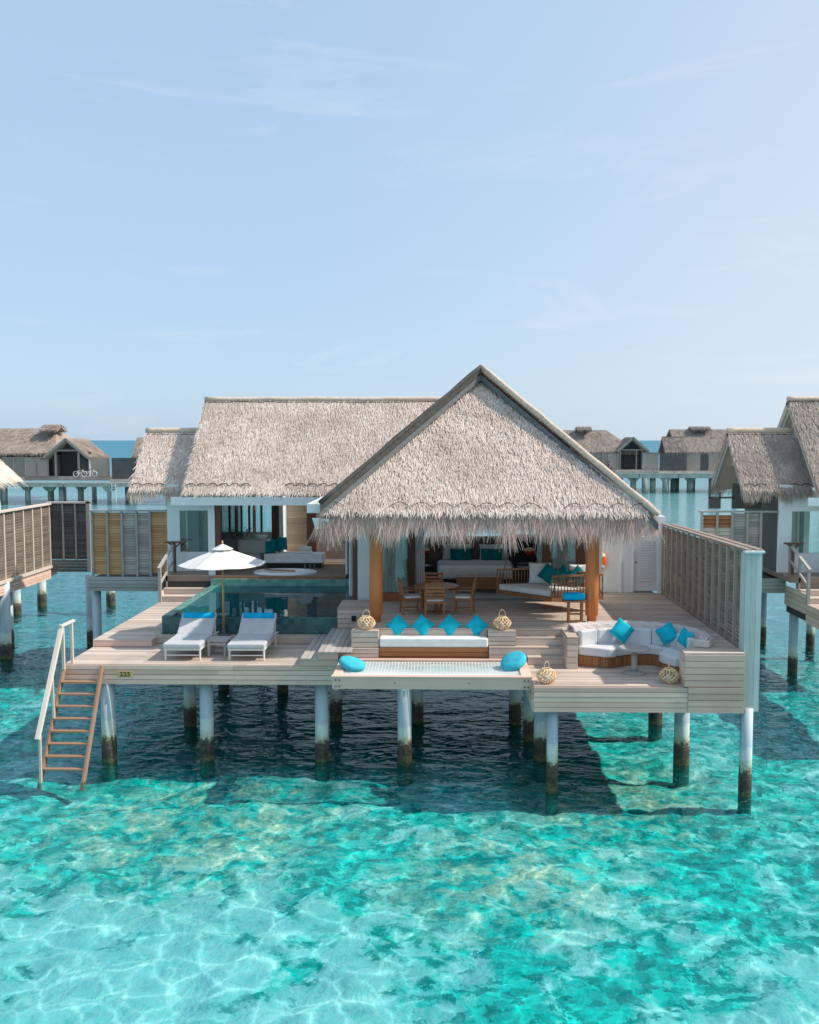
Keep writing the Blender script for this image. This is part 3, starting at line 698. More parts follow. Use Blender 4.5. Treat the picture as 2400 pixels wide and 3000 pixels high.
def walkway(label, dx=0., name='side_walkway'):
    S = thing(name, label, 'walkway', (-8.3 + dx, 27, 2.5))
    q = lambda x: x + dx
    boards_x(MB(), q(-9.1), q(-7.57), 24.25, 30.05, 2.63, w=.14).build('walkway_floor', M['deck'], S)
    sk = MB(); front(sk, q(-9.1), q(-7.57), 24.25, 2.455, 2.6, 1); sk.box(q(-7.6), q(-7.57), 24.29, 24.7, 2.455, 2.6); side(sk, q(-9.1), 24.3, 30.05, 2.02, 2.6, 4); sk.build('skirt', M['fascia'], S)
    MB().box(q(-9.05), q(-7.6), 24.32, 31.9, 2.06, 2.44).build('floor_frame', M['underdeck'], S)
    st = MB()
    for k in range(4):
        z = 2.63 + .185 * (k + 1); y = 30.05 + .45 * k
        front(st, q(-9.1), q(-7.62), y, z - .185, z - .03, 1); boards_x(st, q(-9.1), q(-7.62), y - .02, y + .5, z, w=.13)
    side(st, q(-9.12), 30.05, 31.9, 2.3, 2.95, 4); st.build('steps', M['deck'], S)
    r = MB(); x = q(-9.06)
    r.box(x - .045, x + .045, 29.95, 30.05, 2.63, 3.7); r.box(x - .045, x + .045, 31.6, 31.7, 3.2, 4.3)
    r.beam((x, 29.9, 3.72), (x, 31.75, 4.36), .09, .07); r.beam((x, 30, 3.2), (x, 31.65, 3.82), .05, .06); r.box(x - .03, x + .03, 30.75, 30.82, 2.9, 4.)
    r.build('handrail', M['grey_post'], S)
    return S
def towel_stand(label, dx=0., group=None):
    S = thing('towel_stand', label, 'stand', (-9.0 + dx, 31.5, 3.37)); q = lambda x: x + dx
    MB().beam((q(-9.0), 31.55, 3.37), (q(-9.0), 31.55, 4.3), .07, .07).build('post', M['brown_frame'], S)
    mb = MB(); mb.beam((q(-9.0), 31.55, 4.2), (q(-9.2), 31.55, 4.37), .05, .05); mb.beam((q(-9.0), 31.55, 4.2), (q(-8.8), 31.55, 4.37), .05, .05); mb.build('bracket', M['brown_frame'], S)
    mb = MB(); mb.beam((q(-9.3), 31.55, 4.39), (q(-8.68), 31.55, 4.39), .16, .05); mb.build('top_bar', M['brown_frame'], S)

# ------------------------------------------------------------------ the villa
V = thing('water_villa', 'large thatched water villa with open bedroom and pool terrace, centre of the photo', 'villa', (1, 26, 3.2))
main_roof(V); wing(V)
# log columns with a narrow foot
for x, y in ((-1.73, 23.95), (3.72, 23.97)):
    prof = [(.118, 3.2), (.118, 3.34), (.128, 3.345), (.128, 3.36), (.165, 3.385), (.172, 4.2), (.165, 5.2), (.158, 6.25)]
    MB().lathe(prof, x, y, 20).build('column', M['log'], V, smooth=True)
# bedroom: floor, walls, ceiling beams
boards_x(MB(), -2.45, 4.3, 27.02, 33.2, 3.2, w=.16).build('bedroom_floor', M['dark_floor'], V)
wl = MB(); wl.box(-2.46, -2.10, 26.8, 26.95, 3.22, 6.0); wl.box(4.28, 4.44, 26.9, 27.1, 3.2, 6.0); wl.box(4.30, 4.42, 27.1, 28.7, 3.2, 6.); wl.box(4.30, 4.42, 28.7, 33.2, 3.2, 6.)
wl.box(4.70, 5.66, 28.7, 28.82, 3.2, 5.5); wl.box(6.48, 6.62, 28.7, 28.82, 3.2, 5.5); wl.box(5.66, 6.48, 28.7, 28.82, 5.08, 5.5); wl.box(4.42, 4.70, 28.7, 28.82, 3.2, 3.78); wl.box(6.5, 6.62, 28.82, 32, 3.2, 5.5)
wl.box(5.28, 5.34, 28.66, 28.7, 3.2, 5.4)
wl.each('wall', M['white_wall'], V)
bw = MB(); bw.box(-2.46, 4.42, 33.2, 33.3, 3.2, 4.4); bw.box(-2.5, -2.42, 29.6, 33.2, 3.2, 6.0); bw.each('bedroom_back_wall', M['dark_room'], V)  # back wall kept low, out of view, so daylight enters above it
bw = MB(); bw.box(-.95, -.35, 33.1, 33.19, 3.9, 4.36); bw.build('wall_panel', M['grey_fabric'], V)
MB().box(4.42, 4.70, 28.86, 28.9, 3.78, 5.3).build('store_window', M['door_glass'], V)
fr = MB(); fr.box(4.64, 4.70, 28.68, 28.8, 3.78, 5.3); fr.box(4.42, 4.7, 28.68, 28.8, 3.74, 3.8); fr.each('store_window_frame', M['brown_frame'], V)
d = MB().box(5.70, 6.44, 28.74, 28.78, 3.24, 5.06).build('louvre_door', M['white_paint'], V)
sl_ = MB(); louvre(sl_, (5.82, 28.72), (6.32, 28.72), 3.55, 4.95, .075, .012, .6); sl_.build('louvre_slats', M['white_paint'], d)
MB().cyl((5.76, 28.70, 4.12), (5.76, 28.66, 4.12), .025).build('door_handle', M['steel'], d)
fr = MB(); fr.box(5.66, 5.70, 28.67, 28.78, 3.2, 5.1); fr.box(6.44, 6.48, 28.67, 28.78, 3.2, 5.1); fr.each('door_frame', M['white_paint'], V)
# glazed bays left and right of the opening, on brown plinths, with sheers behind
for a, b in ((-2.10, -1.05), (2.84, 4.28)):
    p = MB().box(a, b, 26.98, 27.1, 3.2, 3.44).build('bay_plinth', M['teak'], V)
    MB().box(a, b, 27.03, 27.05, 3.44, 5.9).build('bay_glass', M['door_glass'], V)
ps = MB()
for x0, x1, y in ((-1.06, -.86, 27.6), (2.80, 3.02, 27.0), (3.72, 3.98, 26.95), (-2.62, -2.50, 26.98), (-2.66, -2.5, 29.2), (-3.3, -3.08, 31.85)): ps.box(x0, x1, y, y + .12, 3.2, 6.)
ps.box(2.80, 4.28, 26.96, 27.08, 5.4, 5.52); ps.box(-2.5, -1.0, 26.96, 27.08, 5.5, 5.62)
ps.each('door_frame', M['brown_frame'], V)
MB().box(-2.60, -2.57, 27.1, 29.2, 3.4, 5.9).build('side_glass', M['door_glass'], V)
MB().box(-2.66, -2.45, 26.4, 32., 3.0, 3.22).build('side_sill', M['tile_rim'], V)
def drape(x0, x1, y, z0, z1, mat, waves, amp, name='curtain', axis='x'):
    mb = MB()
    def fn(u, v):
        t = x0 + (x1 - x0) * (u + (v - 1) * 0.0); k = .5 + .5 * (1 - v)
        off = amp * math.sin(u * waves * 2 * PI + .6 * math.sin(3 * u)) * k
        return (t, y + off, z0 + (z1 - z0) * v) if axis == 'x' else (y + off, t, z0 + (z1 - z0) * v)
    mb.grid(fn, int(waves * 8), 6); return mb.build(name, mat, V, smooth=True)
drape(-2.05, -1.10, 27.35, 3.25, 5.9, M['sheer'], 9, .035)
drape(-.86, -.58, 27.75, 3.22, 5.9, M['curtain'], 4, .05)
drape(3.1, 3.7, 27.35, 3.3, 5.9, M['sheer'], 6, .03); drape(2.66, 2.82, 27.4, 3.3, 5.9, M['curtain'], 3, .03)
drape(31.0, 31.75, -3.2, 3.4, 5.9, M['curtain'], 4, .06, axis='y'); drape(27.25, 27.8, -2.72, 3.3, 5.9, M['sheer'], 4, .05, axis='y')
# bath house interior: louvred back wall, window strip, vanity
lv = MB(); louvre(lv, (-5.82, 35.0), (-5.06, 35.0), 3.4, 6.3, .08, .012, .5); louvre(lv, (-4.72, 35.0), (-3.4, 35.0), 3.4, 6.3, .08, .012, .5); lv.build('louvre_screen', M['lattice'], V)
lv = MB(); lv.box(-5.82, -3.4, 35.06, 35.1, 3.4, 6.3); lv.build('louvre_backing', M['lattice'], V)
fr = MB()
for x0, x1 in ((-5.06, -4.72), (-3.4, -3.12), (-6.36, -6.02)): fr.box(x0, x1, 34.9, 35.05, 3.37, 6.3)
for x in (-7.55, -7.2, -6.75): fr.box(x - .035, x + .035, 34.95, 35.03, 4.4, 6.2)
fr.each('back_frame', M['brown_frame'], V)
MB().box(-7.06, -6.96, 34.9, 35.0, 4.4, 6.2).build('back_frame_post', M['new_wood'], V)
MB().box(-7.55, -6.36, 35.05, 35.07, 4.4, 6.2).build('back_window', M['glass'], V)
bw = MB(); bw.box(-7.55, -6.0, 34.95, 35.1, 3.37, 4.4); bw.box(-3.12, -2.5, 34.2, 34.3, 3.37, 6.); bw.each('bath_back_wall', M['soffit'], V)
MB().box(-5.98, -5.84, 34.3, 34.95, 3.37, 6.2).build('bath_pier', M['white_wall'], V)
MB().box(-7.36, -7.34, 31.3, 34.9, 3.5, 6.).build('shower_glass', M['door_glass'], V)
ps = MB(); ps.box(-7.51, -7.36, 31.05, 31.2, 3.37, 5.9); ps.build('bath_post', M['brown_frame'], V)
vn = MB(); vn.box(-7.42, -6.28, 33.7, 34.3, 3.78, 4.22); vn.box(-7.0, -6.6, 33.8, 34.2, 3.37, 3.78); vn.each('vanity', M['soffit'], V)
MB().lathe([(.02, 4.22), (.14, 4.24), (.21, 4.36), (.22, 4.40), (.19, 4.38), (.02, 4.27)], -6.55, 33.95, 18).build('basin', M['ceramic'], V, smooth=True)
MB().box(-7.5, -3.2, 30.73, 30.76, 3.22, 3.36).build('bath_floor_edge', M['teak'], V)

# things in the bath house
T = thing('bathtub', 'white oval sunken bathtub at the edge of the pool', 'bathtub', (-5.3, 31.45, 3.37))
mb = MB(); n = 40
for k in range(n):
    pass
def oval(rx, ry, z): return [(-5.3 + rx * math.cos(2 * PI * k / n), 31.5 + ry * math.sin(2 * PI * k / n), z) for k in range(n)]
rings = [oval(1.05, .62, 3.372), oval(1.05, .62, 3.44), oval(1.0, .58, 3.455), oval(.92, .5, 3.44), oval(.8, .42, 3.385)]
vs = [p for r in rings for p in r]; fs = [(i * n + k, i * n + (k + 1) % n, (i + 1) * n + (k + 1) % n, (i + 1) * n + k) for i in range(4) for k in range(n)] + [tuple(range(4 * n, 5 * n))]
mb.add(vs, fs).build('tub_shell', M['ceramic'], T, smooth=True)
mb = MB()
for x in (-4.72, -4.55, -4.40): mb.cyl((x, 32.02, 3.44), (x, 32.02, 3.60), .022); mb.cyl((x, 32.02, 3.58), (x, 31.9, 3.58), .014)
mb.build('taps', M['steel'], T)
o = MB().beam((-5.95, 31.5, 3.485), (-4.95, 31.15, 3.485), .16, .03).build('bath_tray', M['teak']); tag(o, 'brown wooden tray laid across the oval bathtub', 'tray')
T = thing('bath_daybed', 'white built-in daybed behind the oval bathtub', 'daybed', (-5.2, 32.9, 3.4))
MB().box(-6.15, -4.25, 32.75, 33.4, 3.37, 3.54).build('base', M['black'], T)
MB().box(-6.25, -4.2, 32.7, 33.45, 3.54, 3.86).build('mattress', M['white_fabric'], T, bevel=.04)

# ------------------------------------------------------------------ cushions
def pillow_mb(w, h, t, pinch=.10):
    mb = MB(); N = 14
    def f(u, v, s):
        a, b = 2 * u - 1, 2 * v - 1
        th = t / 2 * (max(0, 1 - a ** 4) * max(0, 1 - b ** 4)) ** .55
        px = w / 2 * a * (1 - pinch * (1 - b * b) * .5 * abs(a)); pz = h / 2 * b * (1 - pinch * (1 - a * a) * .5 * abs(b))
        return (px, s * th, pz)
    mb.grid(lambda u, v: f(u, v, -1), N, N); mb.grid(lambda u, v: f(1 - u, v, 1), N, N); return mb
def pillow(name, label, mat, loc, w=.42, h=.42, t=.16, roll=0., lean=-.3, yaw=0., group=None, cat='cushion'):
    o = pillow_mb(w, h, t).build(name, mat, None, smooth=True)
    o.matrix_world = Matrix.Translation(loc) @ Matrix.Rotation(yaw, 4, 'Z') @ Matrix.Rotation(lean, 4, 'X') @ Matrix.Rotation(roll, 4, 'Y')
    return tag(o, label, cat, group)
G = 'turquoise cushions balanced on the front bench'
nm = ['leftmost turquoise diamond cushion on the white bench, nearest the left lantern', 'second turquoise diamond cushion from the left on the white bench', 'third turquoise diamond cushion from the left on the white bench', 'rightmost turquoise diamond cushion on the white bench, nearest the right lantern']
for k, (x, r) in enumerate(((-1.15, .80), (-.53, .69), (.13, .72), (.79, .74))):
    pillow('diamond_cushion', nm[k], M['blue'], (x, 23.17, 3.25), .43, .43, .17, r, -.42, random.uniform(-.1, .1), G)
G = 'turquoise cushions on the curved sofa'
pillow('sofa_cushion', 'turquoise cushion with sunlit corner, left one on the curved sofa', M['blue'], (4.24, 22.62, 3.25), .46, .46, .17, .70, -.35, .1, G)
pillow('sofa_cushion', 'tilted turquoise cushion, middle one on the curved sofa', M['blue'], (5.27, 22.42, 3.23), .44, .44, .17, .95, -.35, -.45, G)
pillow('sofa_cushion', 'turquoise cushion seen nearly edge-on at the right end of the curved sofa', M['blue'], (5.58, 21.95, 3.22), .40, .40, .16, .35, -.2, -1.05, G)
for k, (x, ro) in enumerate(((-6.06, .5), (-5.88, .5), (-5.68, .45))):
    pillow('bath_cushion', ['front teal cushion of the row leaning on the bath-house daybed', 'middle teal cushion of the row leaning on the bath-house daybed', 'rear teal cushion of the row, by the pale pier behind the daybed'][k], M['teal'], (x, 32.95 + .1 * k, 4.06 + .06 * k), .46, .46, .15, .1, -.15, .95, 'teal cushions on the bath-house daybed')
T = thing('folded_towel', 'two folded white towels stacked on the bath-house daybed', 'towels', (-4.83, 32.95, 3.86))
MB().box(-5.05, -4.62, 32.8, 33.15, 3.862, 3.975).build('towel', M['white_fabric'], T, bevel=.04); MB().box(-5.03, -4.64, 32.82, 33.12, 3.978, 4.09).build('towel', M['white_fabric'], T, bevel=.04)

# ------------------------------------------------------------------ decks
D = thing('timber_deck', 'weathered two-level timber terrace on white piles in front of the villa', 'deck', (0, 22.5, 2.45))
def pitL(y): return float(np.interp(y, [22.55, 22.85, 23.0, 23.1], [3.12, 3.5, 4.2, 4.5]))
def pitR(y): return float(np.interp(y, [20.5, 20.84, 20.85, 21.1, 21.5, 22.05, 22.6, 22.95, 23.05], [5.2, 5.2, 5.2, 5.6, 5.8, 5.82, 5.52, 5.0, 4.55]))
mb = MB(); boards_x(mb, -2.2, 6.5, 23.08, 27.0, 3.2); boards_x(mb, 4.45, 6.5, 27., 28.66, 3.2)
boards_x(mb, 2.87, 0, 22.08, 23.08, 3.2, right=lambda y: pitL(y) if y > 22.55 else 3.13); boards_x(mb, 0, 6.5, 20.5, 23.08, 3.2, left=pitR)
boards_x(mb, -2.26, -1.59, 22.75, 23.08, 3.2, w=.11); boards_x(mb, 1.05, 1.73, 22.8, 23.08, 3.2, w=.11)
mb.build('upper_floor', M['deck'], D)
mb = MB(); boards_x(mb, -9.1, -3.42, 22.36, 24.66, 2.45, w=.14); boards_x(mb, 1.95, 5.2, 20.5, 22.5, 2.45, w=.13); boards_x(mb, 3.1, 5.7, 21.2, 22.62, 2.447, w=.13); boards_x(mb, -2.2, 3.1, 22.45, 22.8, 2.44)
mb.build('lower_floor', M['deck'], D)
mb = MB(); boards_x(mb, -7.57, -3.40, 24.66, 25.10, 2.63, w=.14); front(mb, -7.57, -3.4, 24.66, 2.455, 2.6, 1); mb.build('pool_step', M['deck'], D)
mb = MB(); boards_y(mb, -3.42, -3.0, 22.26, 25.1, 2.63); mb.box(-3.42, -3.39, 22.36, 24.66, 2.45, 2.6); boards_y(mb, -3.0, -2.2, 22.22, 25.1, 2.80); mb.box(-3.02, -3.0, 22.3, 25.1, 2.6, 2.77); mb.build('side_steps', M['deck_y'], D)
# front steps between the bench and the sofa wall
st = MB()
for z0, z1, y, xa, yb in ((2.45, 2.64, 22.46, 1.98, 22.7), (2.64, 2.83, 22.68, 1.07, 22.92), (2.83, 3.02, 22.89, 1.74, 23.1), (3.02, 3.2, 23.08, 1.06, 23.1)):
    front(st, xa, 2.87, y, z0, z1 - .032 if z1 < 3.19 else 3.165, 1)
    if z1 < 3.19: boards_x(st, xa, 2.87, y - .015, yb, z1, w=.12)
front(st, 1.07, 1.98, 22.67, 2.45, 2.64, 1)
st.build('front_steps', M['deck'], D)
# blocks: lower left, plinths, planter, sofa wall, right block
bl = MB(); front(bl, -2.66, -1.59, 22.70, 2.45, 2.75, 3); boards_x(bl, -2.66, -1.59, 22.69, 22.8, 2.785, w=.11); bl.box(-2.66, -2.63, 22.74, 23.2, 2.45, 2.75); bl.build('step_block', M['deck'], D); bl = MB()
front(bl, -2.25, -1.59, 22.74, 2.80, 3.165, 3); bl.box(-1.62, -1.59, 22.78, 23.08, 2.8, 3.165); bl.box(-2.25, -2.22, 22.78, 25.1, 2.8, 3.165); bl.build('plinth_block', M['deck'], D); bl = MB()
front(bl, 1.05, 1.73, 22.79, 2.84, 3.165, 3); bl.box(1.70, 1.73, 22.83, 23.08, 2.84, 3.165)
bl.build('plinth_block', M['deck'], D)
bl = MB(); front(bl, -2.85, -1.95, 25.1, 2.80, 3.3, 4, split=3); side(bl, -2.85, 25.14, 26.4, 2.8, 3.3, 4); boards_x(bl, -2.85, -1.95, 25.08, 26.4, 3.335, w=.13); bl.box(-1.98, -1.95, 25.14, 26.4, 3.2, 3.3); bl.build('pool_box', M['deck'], D)
MB().box(-2.47, -2.35, 25.08, 25.12, 2.98, 3.13).build('step_light', M['black'], D)
bl = MB(); front(bl, 2.87, 3.12, 22.06, 2.45, 3.165, 5); side(bl, 2.85, 22.08, 23.05, 2.45, 3.165, 5); side(bl, 3.09, 22.1, 22.6, 2.45, 3.165, 5); bl.build('sofa_wall', M['deck'], D)
# fascias
fa = MB(); front(fa, -9.1, -2.52, 22.32, 1.97, 2.44, 4, split=4.5); front(fa, -3.42, -2.52, 22.28, 2.44, 2.60, 1); front(fa, -3.0, -2.52, 22.25, 2.60, 2.77, 1); side(fa, -9.12, 22.36, 24.3, 1.97, 2.42, 4); fa.build('left_fascia', M['fascia'], D)
fa = MB(); front(fa, 1.95, 5.28, 20.46, 1.88, 2.44, 5, split=5); side(fa, 1.92, 20.5, 22.5, 1.88, 2.42, 4); front(fa, 5.2, 6.5, 20.45, 2.455, 3.165, 5, split=3); front(fa, 5.28, 6.5, 20.44, 1.88, 2.45, 4, split=3); side(fa, 5.19, 20.49, 20.9, 2.45, 3.165, 5); fa.build('right_fascia', M['fascia'], D)
# hidden framing below
fr = MB(); fr.box(-9.0, -2.3, 22.4, 24.9, 2.1, 2.4); fr.box(-2.2, 2.0, 22.85, 27, 2.3, 2.42); fr.box(2.0, 6.45, 20.52, 28.6, 2.0, 2.4); fr.box(-2.2, 6.45, 23.2, 33.2, 2.6, 3.1); fr.box(-9.2, -2.5, 30.8, 36.5, 2.8, 3.19)
for y in (24.5, 26.5, 29., 31.5): fr.box(-9., 6.4, y - .12, y + .12, 1.95, 2.3)
fr.build('deck_frame', M['underdeck'], D)
# bench front
bf = MB(); front(bf, -1.58, 1.06, 22.76, 2.45, 2.80, 3, split=6); bf.box(-1.58, 1.06, 22.82, 23.06, 2.7, 2.79); bf.build('bench_front', M['teak'], D)
bf = MB(); front(bf, -1.58, 1.05, 23.08, 2.8, 3.165, 2, split=6); bf.build('bench_back', M['deck'], D)
for x, y, t, r in ((-8.13, 22.55, 2.1, .17), (-5.79, 22.75, 2.1, .165), (-2.98, 22.75, 2.0, .165), (-6.97, 25.6, 2.2, .165), (-3.02, 26.1, 2.3, .165), (-.75, 25.9, 2.4, .165), (2.35, 22.9, 2.1, .165), (2.39, 20.75, 1.95, .125), (5.72, 22.67, 2.1, .18), (5.81, 25.92, 2.4, .18), (6.62, 20.66, 1.95, .135), (1.95, 25.9, 2.4, .165), (2.2, 24.4, 2.4, .15), (-5.0, 29, 2.4, .165), (-1., 29.5, 2.4, .165), (3., 29.5, 2.4, .165), (-6.9, 29.3, 2.4, .165), (6., 30, 2.4, .165)):
    pile(D, x, y, t, r)
pile(D, -.96, 22.62, 2.32, .17)
# house number
P = MB().box(-7.79, -7.43, 22.285, 22.305, 2.155, 2.29).build('number_plate', M['brass'], D)
fc = bpy.data.curves.new('number', 'FONT'); fc.body = '225'; fc.size = .15; fc.align_x = 'CENTER'; fc.align_y = 'CENTER'; fc.extrude = .003; fc.space_character = 1.15; fc.offset = .002
fc.materials.append(M['black']); fo = bpy.data.objects.new('number', fc); COL.objects.link(fo); bpy.context.view_layer.update()
nm_ = bpy.data.meshes.new_from_object(fo.evaluated_get(bpy.context.evaluated_depsgraph_get())); bpy.data.objects.remove(fo)
fo = bpy.data.objects.new('number', nm_); COL.objects.link(fo); fo.parent = P; fo.location = (-7.61, 22.28, 2.222); fo.rotation_euler = (PI / 2, 0, 0)
o = MB().box(-1.57, 1.05, 22.74, 23.07, 2.80, 3.03).build('bench_mattress', M['white_fabric'], None, bevel=.04); tag(o, 'long white seat mattress on the teak front bench', 'mattress')

walkway('timber walkway left of the pool with steps up to the bath house')
walkway('sunlit timber walkway of the right neighbour villa at the right edge', 20.5)
towel_stand('brown T-shaped stand at the top of the steps left of the pool'); towel_stand('brown T-shaped stand on the neighbour terrace right of the tall fence', 20.5)
screen('louvred screen with one new golden panel and one grey panel, left of the bath house')
screen('louvred screen under the right neighbour roof, with a dark brown upper opening', 20.5, True)

# hammock net platform
T = thing('hammock_platform', 'low timber frame with a white net stretched over the water', 'hammock', (-.3, 21.8, 2.4))
fr = MB(); fr.box(-2.5, 1.93, 20.9, 20.98, 2.26, 2.52); fr.box(-2.52, 1.95, 20.88, 21.04, 2.522, 2.55); fr.box(-2.5, -2.3, 21.04, 22.62, 2.45, 2.55); fr.box(1.72, 1.95, 21.04, 22.62, 2.45, 2.55); fr.box(-2.5, 1.93, 22.5, 22.68, 2.45, 2.548)
fr.box(-2.46, -2.4, 21., 22.6, 2.2, 2.44); fr.box(1.84, 1.9, 21., 22.6, 2.2, 2.44); fr.build('net_frame', M['fascia'], T)
nt_ = MB(); sag = lambda x, y: 2.50 - .10 * math.sin(PI * (x + 2.3) / 4.02) * math.sin(PI * (y - 21.04) / 1.46)
for k in range(1, 53):
    x = -2.3 + 4.02 * k / 53; nt_.tube([(x, 21.04 + 1.46 * j / 6, sag(x, 21.04 + 1.46 * j / 6)) for j in range(7)], .010, 4)
for k in range(1, 20):
    y = 21.04 + 1.46 * k / 20; nt_.tube([(-2.3 + 4.02 * j / 10, y, sag(-2.3 + 4.02 * j / 10, y) + .012) for j in range(11)], .009, 4)
nt_.build('net', M['net'], T)
bo = MB()
for x in (-2.42, -2.34, 1.78, 1.86):
    for z in (2.32, 2.46): bo.cyl((x, 20.902, z), (x, 20.885, z), .02)
for x in (-1.1, .55): bo.cyl((x, 20.902, 2.40), (x, 20.885, 2.40), .016)
bo.build('bolts', M['steel'], T)
def disc(name, label, loc, rot):
    mb = MB(); prof = [(.0, -.085), (.22, -.085), (.295, -.06), (.32, 0), (.295, .06), (.22, .085), (.0, .09)]
    mb.lathe(prof, 0, 0, 32); o = mb.build(name, M['blue_soft'], None, smooth=True); o.location = loc; o.rotation_euler = rot; return tag(o, label, 'cushion', 'round cushions on the net')
disc('round_cushion', 'round turquoise cushion at the left end of the net', (-2.13, 21.7, 2.645), (.12, .28, 0))
disc('round_cushion', 'round turquoise cushion propped at the right end of the net', (1.6, 21.85, 2.68), (.35, -.42, 0))

# ladder into the sea
T = thing('boarding_ladder', 'wooden ladder with white handrail going down into the sea at left', 'ladder', (-8.65, 22.2, 2.0))
tp = lambda s, x: (x, 22.30 - 1.25 * s, 2.42 - 2.75 * s)
for xa, xb in ((-9.06, -9.26), (-8.16, -8.26)): MB().beam(tp(0, xa), tp(.95, xb), .05, .13).build('stringer', M['ladder_wood'], T)
for k in range(8):
    s = .127 + .0947 * k; a = Vector(tp(s, -9.05 - .19 * s)); b = Vector(tp(s, -8.18 - .09 * s))
    MB().beam(a, b, .15, .035).build('tread', M['ladder_wood'], T)
hr = MB(); hr.beam((-8.92, 22.42, 2.45), (-8.92, 22.42, 3.46), .06, .06); hr.beam((-9.05, 22.22, 2.35), (-9.05, 22.22, 3.38), .06, .06); hr.beam((-8.88, 22.5, 3.48), (-9.07, 22.16, 3.40), .08, .05)
hr.beam((-9.07, 22.24, 3.42), (-9.14, 20.86, 1.08), .09, .09); hr.build('handrail', M['pink_wood'], T)
hr = MB(); hr.beam((-9.14, 21.75, 2.55), (-9.13, 21.75, 1.25), .05, .05); hr.beam((-9.18, 21.1, 1.45), (-9.2, 21.1, -.1), .05, .05); hr.each('rail_post', M['pink_wood'], T)

# ------------------------------------------------------------------ pool
T = thing('infinity_pool', 'dark tiled infinity pool with still reflecting water', 'pool', (-5.2, 27.6, 2.6))
MB().box(-7.55, -2.86, 25.12, 25.3, 2.635, 3.09).build('front_wall', M['tile'], T)
wl = MB(); wl.box(-7.55, -7.30, 25.3, 30.5, 2.64, 3.10); wl.build('left_rim', M['tile_rim'], T)
MB().box(-7.55, -2.66, 30.5, 30.72, 2.7, 3.30).build('back_coping', M['tile_rim'], T)
MB().box(-2.88, -2.66, 25.3, 30.5, 2.64, 3.12).build('right_wall', M['tile'], T)
MB().box(-7.3, -2.88, 25.3, 30.5, 2.0, 2.1).build('pool_floor', M['tile_in'], T)
li = MB(); li.box(-7.3, -7.28, 25.3, 30.5, 2.1, 3.05); li.box(-2.90, -2.88, 25.3, 30.5, 2.1, 3.05); li.box(-7.28, -2.9, 30.48, 30.5, 2.1, 3.05); li.box(-7.28, -2.9, 25.3, 25.32, 2.1, 3.05); li.build('pool_lining', M['tile_in'], T)
MB().add([(-7.29, 25.14, 3.096), (-2.89, 25.14, 3.096), (-2.89, 30.49, 3.096), (-7.29, 30.49, 3.096)], [(0, 1, 2, 3)]).build('pool_water', M['pool'], T)

# ------------------------------------------------------------------ sun loungers, side table, parasol
def lounger():
    T = thing('sun_lounger', '', 'sun lounger', group='sun loungers on the lower deck')
    B = lambda mb, n, m, **k: mb.build(n, m, T, world=False, **k)
    fr = MB()
    for x in (-.42, .42): fr.beam((x, 0, .28), (x, 1.75, .28), .05, .06)
    for y in (.02, .6, 1.2, 1.73): fr.beam((-.42, y, .28), (.42, y, .28), .05, .05)
    fr.beam((-.42, .08, .12), (.42, .08, .12), .025, .025); B(fr, 'frame', M['offwhite'])
    for x in (-.42, .42):
        for y in (.06, 1.66):
            B(MB().cyl((x, y, 0), (x, y, .30), .022, .03, 8), 'leg', M['offwhite'])
    bf = MB()
    for x in (-.40, .40): bf.beam((x, 1.22, .33), (x, 1.80, .78), .04, .04); bf.beam((x * 1.08, 1.5, .30), (x * 1.08, 1.62, .64), .03, .03)
    bf.beam((-.40, 1.78, .765), (.40, 1.78, .765), .04, .04); B(bf, 'backrest_frame', M['offwhite'])
    arm = MB()
    for x in (-.47, .47): arm.beam((x, 1.30, .40), (x, 1.75, .36), .04, .03)
    B(arm, 'armrest', M['offwhite'])
    B(MB().box(-.46, .46, -.06, 1.22, .315, .43), 'seat_mattress', M['grey_fabric'], bevel=.035)
    d = Vector((0, .58, .45)); n = Vector((0, -.45, .58)).normalized() * .11; a = Vector((0, 1.21, .34)); x = Vector((.45, 0, 0))
    bk = MB(); bk.hexa([a - x, a + x, a + x + d, a - x + d, a - x + n, a + x + n, a + x + d + n, a - x + d + n]); B(bk, 'back_mattress', M['grey_fabric'], bevel=.03)
    return T
lg = lounger(); lg2 = copy_tree(lg)
for o, x, lab, l2 in ((lg, -6.36, 'grey sun lounger crossed by a bright streak of sunlight, left of the parasol pole', 'rolled blue towel on the left sun lounger'), (lg2, -4.80, 'grey sun lounger wholly in shade, right of the parasol pole', 'rolled blue towel on the right sun lounger')):
    o.location = (x, 22.74, 2.45); o['label'] = lab
    tw = MB(); tw.tube([(-.40, 0, 0), (-.39, 0, 0), (.39, 0, 0), (.40, 0, 0)], [.06, .085, .085, .06], 12); t = tw.build('towel_roll', M['towel_blue'], None, smooth=True)
    t.location = (x, 22.74 + 1.63, 2.45 + .80); tag(t, l2, 'towel', 'blue towel rolls on the loungers')
T = thing('side_table', 'small square grey side table between the two sun loungers', 'side table', (-5.62, 23.45, 2.45))
MB().box(-5.88, -5.36, 23.2, 23.7, 2.82, 2.86).build('table_top', M['grey_post'], T)
for x in (-5.83, -5.43):
    for y in (23.24, 23.64): MB().box(x - .03, x + .03, y - .03, y + .03, 2.45, 2.82).build('leg', M['grey_post'], T)
mb = MB(); mb.box(-5.8, -5.46, 23.22, 23.26, 2.73, 2.79); mb.box(-5.8, -5.46, 23.62, 23.66, 2.55, 2.6); mb.build('rail', M['grey_post'], T)
T = thing('parasol', 'white octagonal parasol on a wooden pole between the loungers', 'parasol', (-5.84, 24.88, 2.63))
cx, cyy = -5.84, 24.88
MB().cyl((cx, cyy, 2.66), (cx, cyy, 5.0), .034, .030).build('pole', M['bamboo'], T, smooth=True)
